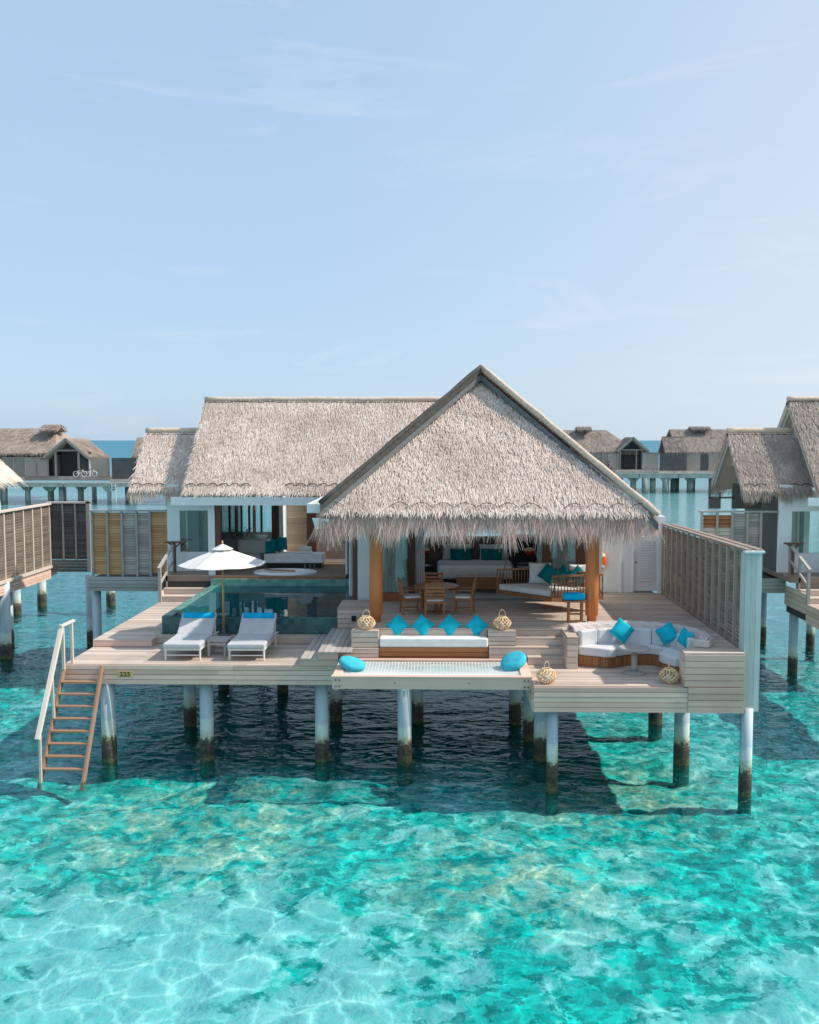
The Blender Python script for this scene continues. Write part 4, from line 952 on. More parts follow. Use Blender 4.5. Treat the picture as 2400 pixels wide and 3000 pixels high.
MB().lathe([(.16, 2.635), (.16, 2.67), (.05, 2.69), (.045, 2.8), (.03, 2.82)], cx, cyy, 16).build('foot', M['steel'], T)
can = MB(); R_ = 1.16
def cpt(k, s):
    a = 2 * PI * (k + .5) / 8; t = s; r = R_ * t
    return Vector((cx + r * math.cos(a), cyy + r * math.sin(a), 4.97 - .42 * t ** 1.08))
for k in range(8):
    def fn(u, v, k=k):
        s = .12 + .88 * v; p = cpt(k, s).lerp(cpt(k + 1, s), u); p.z -= .05 * math.sin(PI * u) * v * .6; return tuple(p)
    can.grid(fn, 6, 8)
can.build('canopy', M['canopy'], T)
vt = MB()
for k in range(8):
    def fn(u, v, k=k):
        a0, a1 = 2 * PI * (k + .5) / 8, 2 * PI * (k + 1.5) / 8; r = .03 + .26 * v
        p = Vector((cx + r * math.cos(a0), cyy + r * math.sin(a0), 5.06 - .13 * v)).lerp(Vector((cx + r * math.cos(a1), cyy + r * math.sin(a1), 5.06 - .13 * v)), u); return tuple(p)
    vt.grid(fn, 3, 3)
vt.build('vent', M['canopy'], T)
MB().lathe([(.02, 5.02), (.03, 5.08), (.012, 5.16)], cx, cyy, 8).build('finial', M['bamboo'], T, smooth=True)
for k in range(8):
    p = cpt(k, 1.); p.z -= .015; MB().beam((cx, cyy, 4.90), tuple(p), .018, .022).build('rib', M['bamboo'], T)
mb = MB(); mb.tube([(cx + .05 * math.cos(a), cyy + .05 * math.sin(a), 4.15 + .03 * math.sin(3 * a)) for a in np.linspace(0, 12.5, 24)], .012, 5); mb.tube([(cx - .05, cyy - .04, 4.15), (cx - .12, cyy - .05, 4.1), (cx - .06, cyy - .05, 3.98)], .01, 5); mb.build('tie_cord', M['rope'], T)

# ------------------------------------------------------------------ curved sofa with rope backrest, pedestal table
def catmull(P, n=8):
    P = [Vector((*p, 0)) for p in P]; Q = [P[0] * 2 - P[1]] + P + [P[-1] * 2 - P[-2]]; out = []
    for i in range(1, len(Q) - 2):
        for k in range(n):
            t = k / n; a, b, c, d = Q[i - 1], Q[i], Q[i + 1], Q[i + 2]
            out.append(.5 * ((2 * b) + (c - a) * t + (2 * a - 5 * b + 4 * c - d) * t * t + (3 * b - a - 3 * c + d) * t ** 3))
    return out + [P[-1]]
inn = catmull([(3.19, 22.38), (3.55, 22.24), (3.90, 22.13), (4.35, 22.42), (4.85, 22.50), (5.12, 22.2), (4.95, 21.72), (5.17, 21.2)])
outp = catmull([(3.14, 22.62), (3.55, 22.84), (4.15, 22.97), (4.80, 22.95), (5.38, 22.64), (5.74, 22.08), (5.74, 21.55), (5.56, 21.14)])
T = thing('curved_sofa', 'curved sunken sofa with pale cushions and slatted teak base', 'sofa', (4.5, 22.3, 2.45))
def sweep(mb, I, O, z0, z1, a=0., b=1., inset=0.):
    m = len(I); vs = []
    for i in range(m):
        p, q_ = I[i].lerp(O[i], a), I[i].lerp(O[i], b)
        vs += [(p.x, p.y, z0), (q_.x, q_.y, z0), (q_.x, q_.y, z1), (p.x, p.y, z1)]
    fs = [(i * 4 + k, i * 4 + (k + 1) % 4, (i + 1) * 4 + (k + 1) % 4, (i + 1) * 4 + k) for i in range(m - 1) for k in range(4)]
    return mb.add(vs, fs + [(3, 2, 1, 0), tuple((m - 1) * 4 + k for k in range(4))])
bs = MB(); sweep(bs, inn, outp, 2.45, 2.70, .12, .95)
L = [0.]
for i in range(1, len(inn)): L.append(L[-1] + (inn[i] - inn[i - 1]).length)
nsl = 58
for k in range(nsl):
    s = L[-1] * (k + .5) / nsl; i = max(j for j in range(len(L)) if L[j] <= s); i = min(i, len(inn) - 2); t = (s - L[i]) / max(1e-6, L[i + 1] - L[i])
    p = inn[i].lerp(inn[i + 1], t).lerp(outp[i].lerp(outp[i + 1], t), .08); dd = (inn[i + 1] - inn[i]).normalized()
    bs.beam((p.x, p.y, 2.455), (p.x, p.y, 2.70), .05, .03, (-dd.y, dd.x, 0)) if False else bs.hexa([(p.x + sx * dd.x * .026 - dd.y * sy * .015, p.y + sx * dd.y * .026 + dd.x * sy * .015, z) for z in (2.455, 2.70) for sx, sy in ((-1, -1), (1, -1), (1, 1), (-1, 1))])
bs.build('slatted_base', M['teak_z'], T)
m = len(inn); cuts = [0, 19, 38, m - 1]
for a, b in zip(cuts[:-1], cuts[1:]): sweep(MB(), inn[a:b + 1], outp[a:b + 1], 2.71, 2.92, -.02, .9).build('seat_cushion', M['sofa_fabric'], T, bevel=.035)
ctr = Vector((4.5, 21.9, 0))
offs = []
for i in range(m):
    a_, b_ = outp[max(0, i - 1)], outp[min(m - 1, i + 1)]; dd = (b_ - a_).normalized(); offs.append(Vector((-dd.y, dd.x, 0)))
offs = [o_ if (outp[i] - ctr).dot(o_) > 0 else -o_ for i, o_ in enumerate(offs)]
bc = [0, 9, 18, 27, 36, 47]
for a, b in zip(bc[:-1], bc[1:]):
    I2 = [outp[i] - offs[i] * .20 for i in range(a, b + 1)]; O2 = [outp[i] - offs[i] * .03 for i in range(a, b + 1)]
    I2[0] = I2[0].lerp(I2[1], .12); O2[0] = O2[0].lerp(O2[1], .12)
    sweep(MB(), I2, O2, 2.90, 3.27).build('back_cushion', M['sofa_fabric'], T, bevel=.04)
rp = MB()
for j in range(7):
    d_ = .03 + .03 * j; z = 3.22 + .032 * j if j < 4 else 3.33 + .012 * (j - 4)
    if j >= 4: d_ = .13 + .055 * (j - 4)
    pts = [outp[i] + offs[i] * d_ + Vector((0, 0, z + .008 * math.sin(i * 1.7 + j))) for i in range(0, m)]
    rp.tube([tuple(p) for p in pts], .024, 6)
for i in range(0, m, 3):
    a_ = outp[i] + offs[i] * .03 + Vector((0, 0, 3.21)); b_ = outp[i] + offs[i] * .26 + Vector((0, 0, 3.37)); c_ = outp[i] + offs[i] * .34 + Vector((0, 0, 3.215))
    rp.tube([tuple(a_), tuple((a_ + b_) / 2 + Vector((0, 0, .04))), tuple(b_), tuple(c_)], .018, 5)
for j in range(4):
    rp.tube([tuple(outp[i] + offs[i] * (.33 - .01 * j) + Vector((0, 0, 3.225 + .035 * j))) for i in range(m)], .02, 5)
a_ = outp[-1]; o_ = offs[-1]; dd = (outp[-1] - outp[-2]).normalized()
for j in range(4): rp.tube([tuple(a_ + o_ * .01 + dd * .02 + Vector((0, 0, 3.225 + .04 * j))), tuple(a_ + o_ * .18 + dd * .05 + Vector((0, 0, 3.23 + .04 * j))), tuple(a_ + o_ * .33 + dd * .01 + Vector((0, 0, 3.225 + .035 * j)))], .024, 6)
rp.build('rope_backrest', M['rope'], T)
T = thing('pedestal_table', 'round grey wooden pedestal table in front of the curved sofa', 'table', (4.36, 21.7, 2.45))
MB().lathe([(.02, 3.0), (.33, 3.0), (.36, 3.02), (.36, 3.045), (.34, 3.06), (.02, 3.06)], 4.36, 21.7, 32).build('table_top', M['grey_post'], T)
MB().lathe([(.075, 2.49), (.07, 2.6), (.065, 3.0)], 4.36, 21.7, 14).build('stem', M['grey_post'], T, smooth=True)
MB().lathe([(.26, 2.452), (.26, 2.47), (.10, 2.50)], 4.36, 21.7, 24).build('foot', M['grey_post'], T)

# ------------------------------------------------------------------ rattan lanterns
def lantern():
    T = thing('rattan_lantern', '', 'lantern', group='globe lanterns woven from rattan')
    cg = MB(); n = 13
    def pr(t): return (.085 + .125 * math.sin(PI * t) ** .75, .015 + .30 * t)
    for s in (1, -1):
        for k in range(n):
            pts = []
            for i in range(9):
                t = i / 8; r, z = pr(t); a = 2 * PI * k / n + s * .55 * math.sin((t - .5) * PI); rr = r + .006 * s
                pts.append((rr * math.cos(a), rr * math.sin(a), z))
            cg.tube(pts, .0115, 5)
    for t, rr in ((0., .09), (1., .09), (.03, .10), (.97, .10)):
        z = pr(t)[1]; cg.tube([(rr * math.cos(2 * PI * k / 20), rr * math.sin(2 * PI * k / 20), z) for k in range(20)], .013, 5, True)
    cg.build('cage', M['rattan'], T, world=False)
    h = MB(); h.tube([(.085 * math.cos(a) * 1., 0, .315 + .17 * math.sin(a) ** .7) for a in np.linspace(.001, PI - .001, 13)], .008, 5); h.build('handle', M['rattan'], T, world=False)
    MB().lathe([(.05, .02), (.05, .16), (.01, .165)], 0, 0, 12).build('candle', M['white_fabric'], T, world=False)
    return T
l0 = lantern()
for k, (p, lab) in enumerate((((-1.9, 22.92, 3.2), 'rattan lantern on the left plinth by the log column'), ((1.40, 22.98, 3.2), 'rattan lantern on the right plinth beside the front steps'), ((2.25, 20.78, 2.45), 'rattan lantern on the lower deck beside the net'), ((4.95, 20.84, 2.45), 'rattan lantern on the lower deck below the right end of the sofa'))):
    o = l0 if k == 0 else copy_tree(l0); o.location = p; o.rotation_euler = (0, 0, k * .4); o['label'] = lab

# ------------------------------------------------------------------ dining set
T = thing('dining_table', 'round teak dining table among four chairs under the thatch', 'table', (-.22, 25.25, 3.2))
MB().lathe([(.02, 3.89), (.58, 3.89), (.60, 3.905), (.60, 3.93), (.02, 3.93)], -.22, 25.25, 28).build('table_top', M['teak'], T)
mb = MB(); mb.cyl((-.22, 25.25, 3.25), (-.22, 25.25, 3.89), .06); mb.build('stem', M['teak_z'], T)
mb = MB()
for a in (0, PI / 2): mb.beam((-.22 - .35 * math.cos(a), 25.25 - .35 * math.sin(a), 3.23), (-.22 + .35 * math.cos(a), 25.25 + .35 * math.sin(a), 3.23), .07, .05)
mb.build('foot', M['teak'], T)
def chair():
    T = thing('dining_chair', '', 'chair', group='dining chairs round the teak table')     # faces +y, back at -y
    for x in (-.24, .24):
        MB().beam((x, -.24, 0), (x, -.22, .44), .045, .045).cyl((x, -.22, .44), (x, -.30, .90), .022, .02, 6).build('leg', M['teak_z'], T, world=False)
        MB().beam((x, .24, 0), (x, .24, .64), .045, .045).build('leg', M['teak_z'], T, world=False)
        MB().beam((x, -.26, .65), (x, .28, .65), .06, .028).build('armrest', M['teak'], T, world=False)
        MB().beam((x, -.24, .12), (x, .24, .12), .025, .03).build('stretcher', M['teak'], T, world=False)
    bk = MB()
    for z in (.53, .62, .71, .80): bk.beam((-.23, -.232 - .06 * (z - .44) * 2.6, z), (.23, -.232 - .06 * (z - .44) * 2.6, z), .02, .055)
    bk.beam((-.26, -.30, .90), (.26, -.30, .90), .03, .075); bk.build('backrest', M['teak'], T, world=False)
    MB().box(-.26, .26, -.25, .27, .38, .43).build('seat', M['teak'], T, world=False)
    MB().box(-.24, .24, -.2, .26, .432, .49).build('seat_cushion', M['white_fabric'], T, world=False, bevel=.02)
    return T
c0 = chair()
for k, (x, y, rz, lab) in enumerate(((-.26, 24.62, .05, 'teak dining chair with its slatted back to the camera'), (-.90, 25.12, -1.35, 'teak armchair on the left side of the round table'), (.52, 25.12, 1.42, 'teak armchair on the right side of the round table'), (-.32, 25.95, 3.05, 'teak dining chair behind the round table, mostly hidden'))):
    o = c0 if k == 0 else copy_tree(c0); o.location = (x, y, 3.2); o.rotation_euler = (0, 0, rz); o['label'] = lab

# stool with blue towel
T = thing('towel_stool', 'tall wooden stool beside the right log column', 'stool', (3.27, 23.85, 3.2))
MB().box(2.98, 3.55, 23.68, 24.05, 3.745, 3.78).build('stool_top', M['teak'], T)
for x in (3.12, 3.45):
    for y in (23.74, 24.0): MB().beam((x, y, 3.2), (x, y, 3.745), .04, .04).build('leg', M['teak_z'], T)
mb = MB(); mb.beam((3.12, 23.74, 3.27), (3.45, 23.74, 3.27), .03, .04); mb.beam((3.12, 24.0, 3.4), (3.45, 24.0, 3.4), .03, .04); mb.build('stretcher', M['teak'], T)
o = MB().box(2.98, 3.52, 23.72, 24.02, 3.782, 3.96).build('folded_towel', M['towel_blue'], None, bevel=.05); tag(o, 'bright blue folded towel on the stool by the right log column', 'towel')

# ------------------------------------------------------------------ hanging daybed
T = thing('swing_daybed', 'hanging wooden daybed with spindle rails and white mattress', 'swing', (2.85, 26., 3.5))
P1, P2, P3, P4 = Vector((1.47, 26.45, 0)), Vector((2.84, 25.15, 0)), Vector((4.24, 25.5, 0)), Vector((2.85, 26.8, 0))
def quadbox(mb, z0, z1, ins=0.):
    c = (P1 + P2 + P3 + P4) / 4; q_ = [p + (c - p).normalized() * ins for p in (P1, P2, P3, P4)]
    return mb.hexa([(p.x, p.y, z0) for p in q_] + [(p.x, p.y, z1) for p in q_])
quadbox(MB(), 3.52, 3.62, -.03).build('bed_frame', M['teak'], T); quadbox(MB(), 3.625, 3.79, .04).build('mattress', M['white_fabric'], T, bevel=.03)
for a, b in ((P2, P3), (P1, P4), (P4, P3)):
    r = MB(); n = 16
    r.beam((a.x, a.y, 4.19), (b.x, b.y, 4.19), .06, .05)
    for k in range(n + 1):
        p = a.lerp(b, k / n); pr_ = [(.016, 3.62), (.03, 3.70), (.018, 3.78), (.014, 3.9), (.02, 4.05), (.014, 4.17)]
        r.lathe(pr_, p.x, p.y, 6)
    r.build('spindle_rail', M['teak_z'], T)
top1, top2 = Vector((3.42, 25.7, 5.9)), Vector((2.2, 26.6, 5.9))
for p, t_ in ((P2, top1), (P3, top1), (P1, top2), (P4, top2)):
    MB().tube([(p.x, p.y, 3.6), tuple(Vector((p.x, p.y, 3.6)).lerp(t_, .5)), tuple(t_)], .016, 5).build('rope', M['swing_rope'], T)
# roof beam the swing hangs from
MB().box(-2.3, 4.3, 25.62, 25.78, 5.86, 6.02).build('tie_beam', M['dark_room'], V); MB().box(1.9, 2.05, 25.8, 33., 5.9, 6.05).build('tie_beam', M['dark_room'], V)
pillow('swing_cushion', 'large white square cushion at the left back of the hanging daybed', M['white_fabric'], (2.66, 26.45, 4.10), .62, .58, .2, 0, -.2, -.1)
pillow('swing_cushion', 'teal cushion tilted against the large white cushion on the hanging daybed', M['teal'], (2.88, 26.2, 4.10), .48, .46, .16, .62, -.3, -.1)
pillow('swing_cushion', 'teal diamond cushion in the middle of the hanging daybed', M['teal'], (3.28, 26.2, 4.08), .42, .42, .15, .75, -.3, 0)
pillow('swing_cushion', 'teal and pale cushion by the log column on the hanging daybed', M['teal'], (3.66, 26.05, 4.08), .44, .44, .15, .78, -.3, 0)
pillow('swing_cushion', 'white cushion at the back of the hanging daybed beside the log column', M['white_fabric'], (3.72, 26.25, 4.12), .56, .5, .15, 0, -.25, 0)

# ------------------------------------------------------------------ bedroom contents
T = thing('bed', 'white double bed with grey throw inside the open bedroom', 'bed', (.95, 30.5, 3.2))
MB().box(-.1, 2.05, 29.3, 31.5, 3.3, 3.5).build('bed_base', M['black'], T)
MB().box(-.2, 2.12, 29.2, 31.5, 3.5, 3.86).build('mattress', M['white_fabric'], T, bevel=.1)
MB().box(-.24, 2.16, 29.9, 30.95, 3.6, 3.90).build('throw', M['grey_fabric'], T, bevel=.1)
MB().box(-.5, 2.45, 31.55, 31.68, 3.2, 4.6).build('headboard', M['dark_room'], T)
G = 'white pillows against the headboard'
pillow('bed_pillow', 'left white pillow behind the teal cushion on the bed', M['white_fabric'], (.40, 31.3, 4.12), .95, .52, .2, 0, -.35, 0, G, 'pillow'); pillow('bed_pillow', 'right white pillow behind the teal cushion on the bed', M['white_fabric'], (1.62, 31.3, 4.12), .95, .52, .2, 0, -.35, 0, G, 'pillow')
G = 'teal silk cushions on the bed'
pillow('bed_cushion', 'left dark teal rectangular cushion on the bed', M['teal'], (.53, 31.02, 4.04), .70, .45, .16, 0, -.35, 0, G); pillow('bed_cushion', 'right dark teal rectangular cushion on the bed', M['teal'], (1.53, 31.02, 4.04), .70, .45, .16, 0, -.35, 0, G)
T = thing('bed_bench', 'low brown wooden bench at the foot of the bed', 'bench', (1., 28.6, 3.2))
MB().box(.36, 1.72, 28.4, 28.85, 3.33, 3.70).build('chest', M['teak'], T)
for x in (.42, 1.66):
    for y in (28.45, 28.8): MB().box(x - .03, x + .03, y - .03, y + .03, 3.2, 3.33).build('leg', M['teak_z'], T)
o = MB().box(.0, 2.4, 27.5, 28.9, 3.203, 3.215).build('bedroom_rug', M['grey_fabric']); tag(o, 'grey rug under the bench at the foot of the bed', 'rug')
T = thing('bedside_table', 'dark bedside table left of the bed with a tray on it', 'table', (-.62, 30.9, 3.2))
MB().box(-.95, -.35, 30.6, 31.1, 3.2, 3.72).build('cabinet', M['black'], T); MB().lathe([(.16, 3.72), (.17, 3.74), (.02, 3.745)], -.65, 30.8, 16).build('tray', M['ceramic'], T)
T = thing('media_cabinet', 'black television cabinet right of the bed', 'cabinet', (2.6, 30.2, 3.2))
MB().box(2.25, 3.1, 30.3, 30.8, 3.2, 3.8).build('cabinet', M['black'], T); MB().box(2.2, 3.15, 30.78, 30.86, 3.85, 4.75).build('screen', M['black'], T); MB().box(2.3, 3.0, 30.1, 30.32, 3.76, 3.79).build('shelf', M['stone'], T)
def lamp(label, x, y, z, r):
    T = thing('hanging_lantern', label, 'lamp', (x, y, z), group='red lanterns in the bedroom')
    MB().lathe([(r * .6, z - r * .62), (r * .95, z - r * .3), (r, z), (r * .95, z + r * .2)], x, y, 18).build('shade', M['red'], T, smooth=True)
    MB().lathe([(r * .97, z + r * .2), (r * .9, z + r * .5), (r * .4, z + r * .7), (.01, z + r * .72)], x, y, 18).build('cap', M['rattan'], T, smooth=True)
    MB().cyl((x, y, z + r * .7), (x, y, 6.), .006, n=5).build('cord', M['black'], T)
lamp('red hanging lantern with straw cap above the black cabinet, right of the bed', 2.66, 29.6, 4.33, .17); lamp('small red hanging lantern left of the bed by the white curtain', -.58, 29.6, 4.34, .12)
T = thing('lifebuoy', 'orange lifebuoy with white bands hung by the store window', 'lifebuoy', (4.56, 28.5, 4.17))
tor = MB(); n, k2 = 32, 10
vs = [(4.50 + (.29 + .065 * math.cos(b)) * math.cos(a), 28.58 + .065 * math.sin(b), 4.17 + (.29 + .065 * math.cos(b)) * math.sin(a)) for a in [2 * PI * i / n for i in range(n)] for b in [2 * PI * j / k2 for j in range(k2)]]
tor.add(vs, [(i * k2 + j, i * k2 + (j + 1) % k2, ((i + 1) % n) * k2 + (j + 1) % k2, ((i + 1) % n) * k2 + j) for i in range(n) for j in range(k2)]); tor.build('ring', M['orange'], T, smooth=True)
for c in (-.55, .6, PI - .5, PI + .5):
    b = MB(); vs = [(4.50 + (.29 + .069 * math.cos(t)) * math.cos(a), 28.58 + .069 * math.sin(t), 4.17 + (.29 + .069 * math.cos(t)) * math.sin(a)) for a in (c - .12, c, c + .12) for t in [2 * PI * j / k2 for j in range(k2)]]
    b.add(vs, [(i * k2 + j, i * k2 + (j + 1) % k2, (i + 1) * k2 + (j + 1) % k2, (i + 1) * k2 + j) for i in range(2) for j in range(k2)]); b.build('band', M['white_paint'], T, smooth=True)
T = thing('potted_plant', 'small leafy plant on the vanity in the bath house', 'plant', (-7.1, 33.9, 4.22))
MB().lathe([(.07, 4.22), (.1, 4.36), (.08, 4.36)], -7.1, 33.9, 12).build('pot', M['stone'], T)
lf = MB()
for k in range(60):
    a = random.uniform(0, 2 * PI); r = random.uniform(.02, .26); z = 4.34 + random.uniform(.0, .34); c = Vector((-7.1 + r * math.cos(a), 33.9 + r * math.sin(a), z)); u = Vector((random.gauss(0, 1), random.gauss(0, 1), random.gauss(0, .6))).normalized(); v = u.cross(Vector((0, 0, 1))).normalized()
    lf.add([c - u * .06, c + v * .025, c + u * .06, c - v * .025], [(0, 1, 2, 3)])
lf.build('leaves', M['leaf'], T)

# ------------------------------------------------------------------ tall slatted fence on the right
T = thing('slatted_fence', 'tall double slatted timber fence running along the right side of the terrace', 'fence', (6.6, 24.6, 3.2))
y0, y1 = 20.9, 28.66; zt = lambda y: 5.40 - .15 * (y - 20.7) / 8.
nb = 13; ys = [y0 + (y1 - y0) * k / nb for k in range(nb + 1)]
for xx, mt in ((6.60, 'grey_wood_y'),):
    sl2 = MB()
    for k in range(nb):
        z1 = zt(ys[k]) - .08; n = 23
        for j in range(n):
            z = 3.27 + (z1 - 3.27) * (j + .5) / n
            sl2.beam((xx, ys[k] + .02, z), (xx, ys[k + 1] - .02, z), .012, .114, (-.46, 0, 1))
    sl2.build('slat_panel', M[mt], T)
for k, y in enumerate(ys): MB().box(6.52, 6.585, y - .03, y + .03, 3.2, zt(y) - .03).build('batten', M['batten'], T)
mb = MB(); mb.beam((6.56, y0, 3.23), (6.56, y1, 3.23), .07, .12); mb.build('bottom_rail', M['grey_wood_y'], T)
cp = MB(); cp.beam((6.57, 20.62, zt(20.6) + .02), (6.57, y1, zt(y1) + .02), .14, .05); cp.beam((6.80, 20.62, zt(20.6) + .02), (6.80, y1, zt(y1) + .02), .14, .05); cp.build('cap_rail', M['grey_wood_y'], T)
ep = MB()
for k in range(3): ep.box(6.50 + k * .12, 6.615 + k * .12, 20.60 + .004 * k, 20.66, 1.88, 5.36)
ep.box(6.50, 6.53, 20.662, 20.95, 3.2, 5.34); ep.build('end_board', M['teal_wood'], T)
MB().box(6.47, 6.89, 20.54, 20.72, 5.365, 5.41).build('end_cap', M['white_paint'], T)

# ------------------------------------------------------------------ neighbours
Nn = thing('neighbour_villa', 'thatched villa cut by the right edge, with a small porch roof and tall roof', 'villa', (12, 33, 3.2))
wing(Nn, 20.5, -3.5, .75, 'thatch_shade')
mb = MB(); mb.box(9.10, 9.16, 33.0, 33.1, 5.43, 6.3); mb.box(9.45, 9.5, 33.0, 33.1, 5.43, 6.); mb.box(9.1, 9.95, 33.0, 33.08, 5.78, 5.84); mb.box(9.16, 9.45, 33.02, 33.06, 5.43, 5.78); mb.box(9.9, 10.9, 33.0, 33.1, 5.43, 6.3)
mb.each('porch_frame', M['dark_slat'], Nn)
Nl = thing('neighbour_villa', 'thatched villa at the left edge, only its roof corner showing', 'villa', (-20, 39, 3.2))
main_roof(Nl, -22.95, 10.9, .55, 29.2)
mb = MB(); mb.box(-25.5, -18.6, 37.5, 39.6, 3.2, 6.0); mb.build('wall', M['white_wall'], Nl)
F = thing('slatted_fence', 'sunlit pale louvred fence on piles at the left edge', 'fence', (-15.6, 33, 2.5))
y0, y1 = 30.2, 37.2; n = 9; ys = [y0 + (y1 - y0) * k / n for k in range(n + 1)]
sp_ = MB()
for k in range(n):
    for j in range(24):
        z = 2.86 + 2.36 * (j + .5) / 24; sp_.beam((-15.6, ys[k] + .03, z), (-15.6, ys[k + 1] - .03, z), .014, .116, (.5, 0, 1))
sp_.build('slat_panel', M['grey_wood_y'], F)
for y in ys: MB().box(-15.62, -15.53, y - .035, y + .035, 2.8, 5.25).build('batten', M['pink_wood'], F)
mb = MB(); mb.box(-15.72, -15.46, 30.2, 37.25, 5.25, 5.31); mb.box(-15.62, -15.5, 30.2, 37.25, 2.74, 2.84); mb.build('cap_rail', M['pink_wood'], F)
mb = MB(); side(mb, -15.6, 30.2, 37.25, 2.32, 2.76, 4); mb.build('fascia', M['fascia'], F)
MB().box(-19.5, -15.62, 30.2, 38, 2.4, 2.74).build('floor_frame', M['underdeck'], F)
for x, y in ((-14.92 - .75, 33.4), (-16.52, 35.45), (-18.81, 43.9), (-19.21, 42.1), (-15.75, 44.4)): pile(F, x, y, 2.75, .2)
F = thing('screen_fence', 'dark shaded louvred screen at the end of the left fence', 'fence', (-14.7, 37.3, 2.6))
mb = MB()
for a, b in ((-15.66, -15.08), (-15.08, -14.58), (-14.58, -14.1)): louvre(mb, (a, 37.34), (b, 37.34), 3.08, 5.3, .1)
mb.build('slat_panel', M['dark_slat'], F)
for x in (-15.05, -14.55): MB().box(x - .03, x + .03, 37.25, 37.33, 3.06, 5.3).build('post', M['grey_post'], F)
MB().box(-14.1, -13.95, 37.2, 37.35, 2.6, 5.42).build('end_post', M['grey_post'], F)
MB().box(-15.66, -13.95, 37.2, 37.4, 5.3, 5.36).build('cap_rail', M['pink_wood'], F)
mb = MB(); front(mb, -15.66, -14.0, 37.25, 2.58, 3.06, 4); mb.build('fascia', M['dark_slat'], F)
pile(F, -13.45, 35.6, 2.7, .12)

# ------------------------------------------------------------------ far huts and jetties
def gable_roof(T, ridge0, ridge1, half, drop, hip0=0., hip1=0., mat='thatch_far', dens=1., thick=.35, seedn=0):
    """ridge from ridge0 to ridge1 (along x or y); half width and drop to the eaves"""
    a, b = Vector(ridge0), Vector(ridge1); d = (b - a).normalized(); sd = Vector((d.y, -d.x, 0))
    base = MB(); out = []
    for s in (1, -1):
        A, B = a - d * hip0 + sd * (s * half) - Vector((0, 0, drop)), b + d * hip1 + sd * (s * half) - Vector((0, 0, drop))
        slab(base, [A, B, b, a], thick)
        dn = (sd * s * half - Vector((0, 0, drop))); nn = Vector((sd.x * s * drop, sd.y * s * drop, half))
        strands(out, slope_pts(A, B, b, a), int(dens * 60 * (B - A).length), nn, dn, (.5, 1.0), (.06, .12), (.03, .12), .2)
        fringe(out, A, B, int(dens * 30 * (B - A).length), tuple(sd * s * .5 - Vector((0, 0, 1))), (.3, .7), .3, W=(.05, .1))
    for h, e, sg in ((hip0, a, -1), (hip1, b, 1)):
        if h:
            A, B = e + d * (sg * h) + sd * half - Vector((0, 0, drop)), e + d * (sg * h) - sd * half - Vector((0, 0, drop))
            slab(base, [A, B, e + Vector((0, 0, 0))], thick)
    return build_strands('thatch', out, M[mat], T, base)
# left hut
T = thing('far_hut', 'far thatched hut with bicycles by its dark gabled entrance, left horizon', 'hut', (-52, 125, 3))
gable_roof(T, (-64, 131, 9.35), (-53.4, 131, 9.35), 7., 3.3, 0, 2.6); gable_roof(T, (-48.9, 122.8, 8.0), (-48.9, 130, 8.0), 2.95, 2.45)
gable_roof(T, (-54.3, 129, 9.85), (-51.9, 129, 9.85), 1.6, .7)
mb = MB(); mb.box(-62, -51.5, 126.5, 127, 3, 6); mb.box(-51.3, -46.3, 124.3, 124.6, 3, 6.2); mb.prism([(-51.4, 124.3, 5.9), (-46.4, 124.3, 5.9), (-48.9, 124.3, 7.8)], (0, .3, 0)); mb.each('wall', M['far_dark'], T)
mb = MB(); mb.box(-50.2, -47.7, 124.1, 124.28, 3.05, 6.3); mb.build('door', M['black'], T)
mb = MB(); mb.box(-50.6, -50.35, 123.2, 123.45, 3, 6.3); mb.box(-47.6, -47.35, 123.2, 123.45, 3, 6.3); mb.box(-50.6, -47.35, 123.2, 123.4, 6.3, 6.5); mb.each('porch_frame', M['far_fence'], T)
for s in (-1, 1): MB().beam((-48.9 + s * 2.95, 122.7, 5.45), (-48.9, 122.7, 7.9), .12, .3).build('barge_board', M['far_fence'], T)
MB().box(-59, -43, 123.4, 130, 2.5, 3.05).build('platform', M['concrete'], T)
T = thing('far_fence', 'grey board fence in front of the far left hut', 'fence', (-54, 123, 3))
for k in range(4):
    x = -57.4 + 1.52 * k; MB().box(x, x + 1.46, 123, 123.1, 3.05, 5.4).build('board_panel', M['far_fence'] if k > 1 else M['far_wall'], T)
    MB().box(x + 1.42, x + 1.54, 122.9, 123.05, 3.05, 5.5).build('post', M['far_wall'], T)
MB().box(-57.4, -51.3, 122.95, 123.12, 5.42, 5.52).build('cap_rail', M['far_fence'], T)
T = thing('far_fence', 'grey board fence right of the far bicycles', 'fence', (-44.7, 123, 3))
MB().box(-46.0, -43.5, 123.1, 123.2, 3.05, 5.4).build('board_panel', M['far_fence'], T); MB().box(-46.05, -45.9, 123.0, 123.2, 3.05, 5.45).build('post', M['white_paint'], T); MB().box(-43.55, -43.4, 123.0, 123.2, 3.05, 5.45).build('post', M['far_wall'], T)
# second left hut, mostly behind the porch roof
T = thing('far_hut', 'far thatched hut half hidden behind the porch roof, left of the villa', 'hut', (-38, 126, 3))
gable_roof(T, (-39, 131, 9.25), (-26, 131, 9.25), 7., 3.4); gable_roof(T, (-41., 127, 8.1), (-37, 127, 8.1), 2.6, 2.5)
mb = MB(); mb.box(-40.4, -28, 125.5, 130, 3, 6.2); mb.prism([(-40.4, 124.9, 5.7), (-40.4, 129.1, 5.7), (-40.4, 127, 7.8)], (.3, 0, 0)); mb.each('wall', M['far_dark'], T)
mb = MB(); mb.box(-43.0, -39.8, 122.8, 123, 2.7, 5.45); mb.each('porch_screen', M['far_dark'], T); MB().box(-43.2, -38, 122.6, 127, 2.3, 2.7).build('platform', M['concrete'], T)
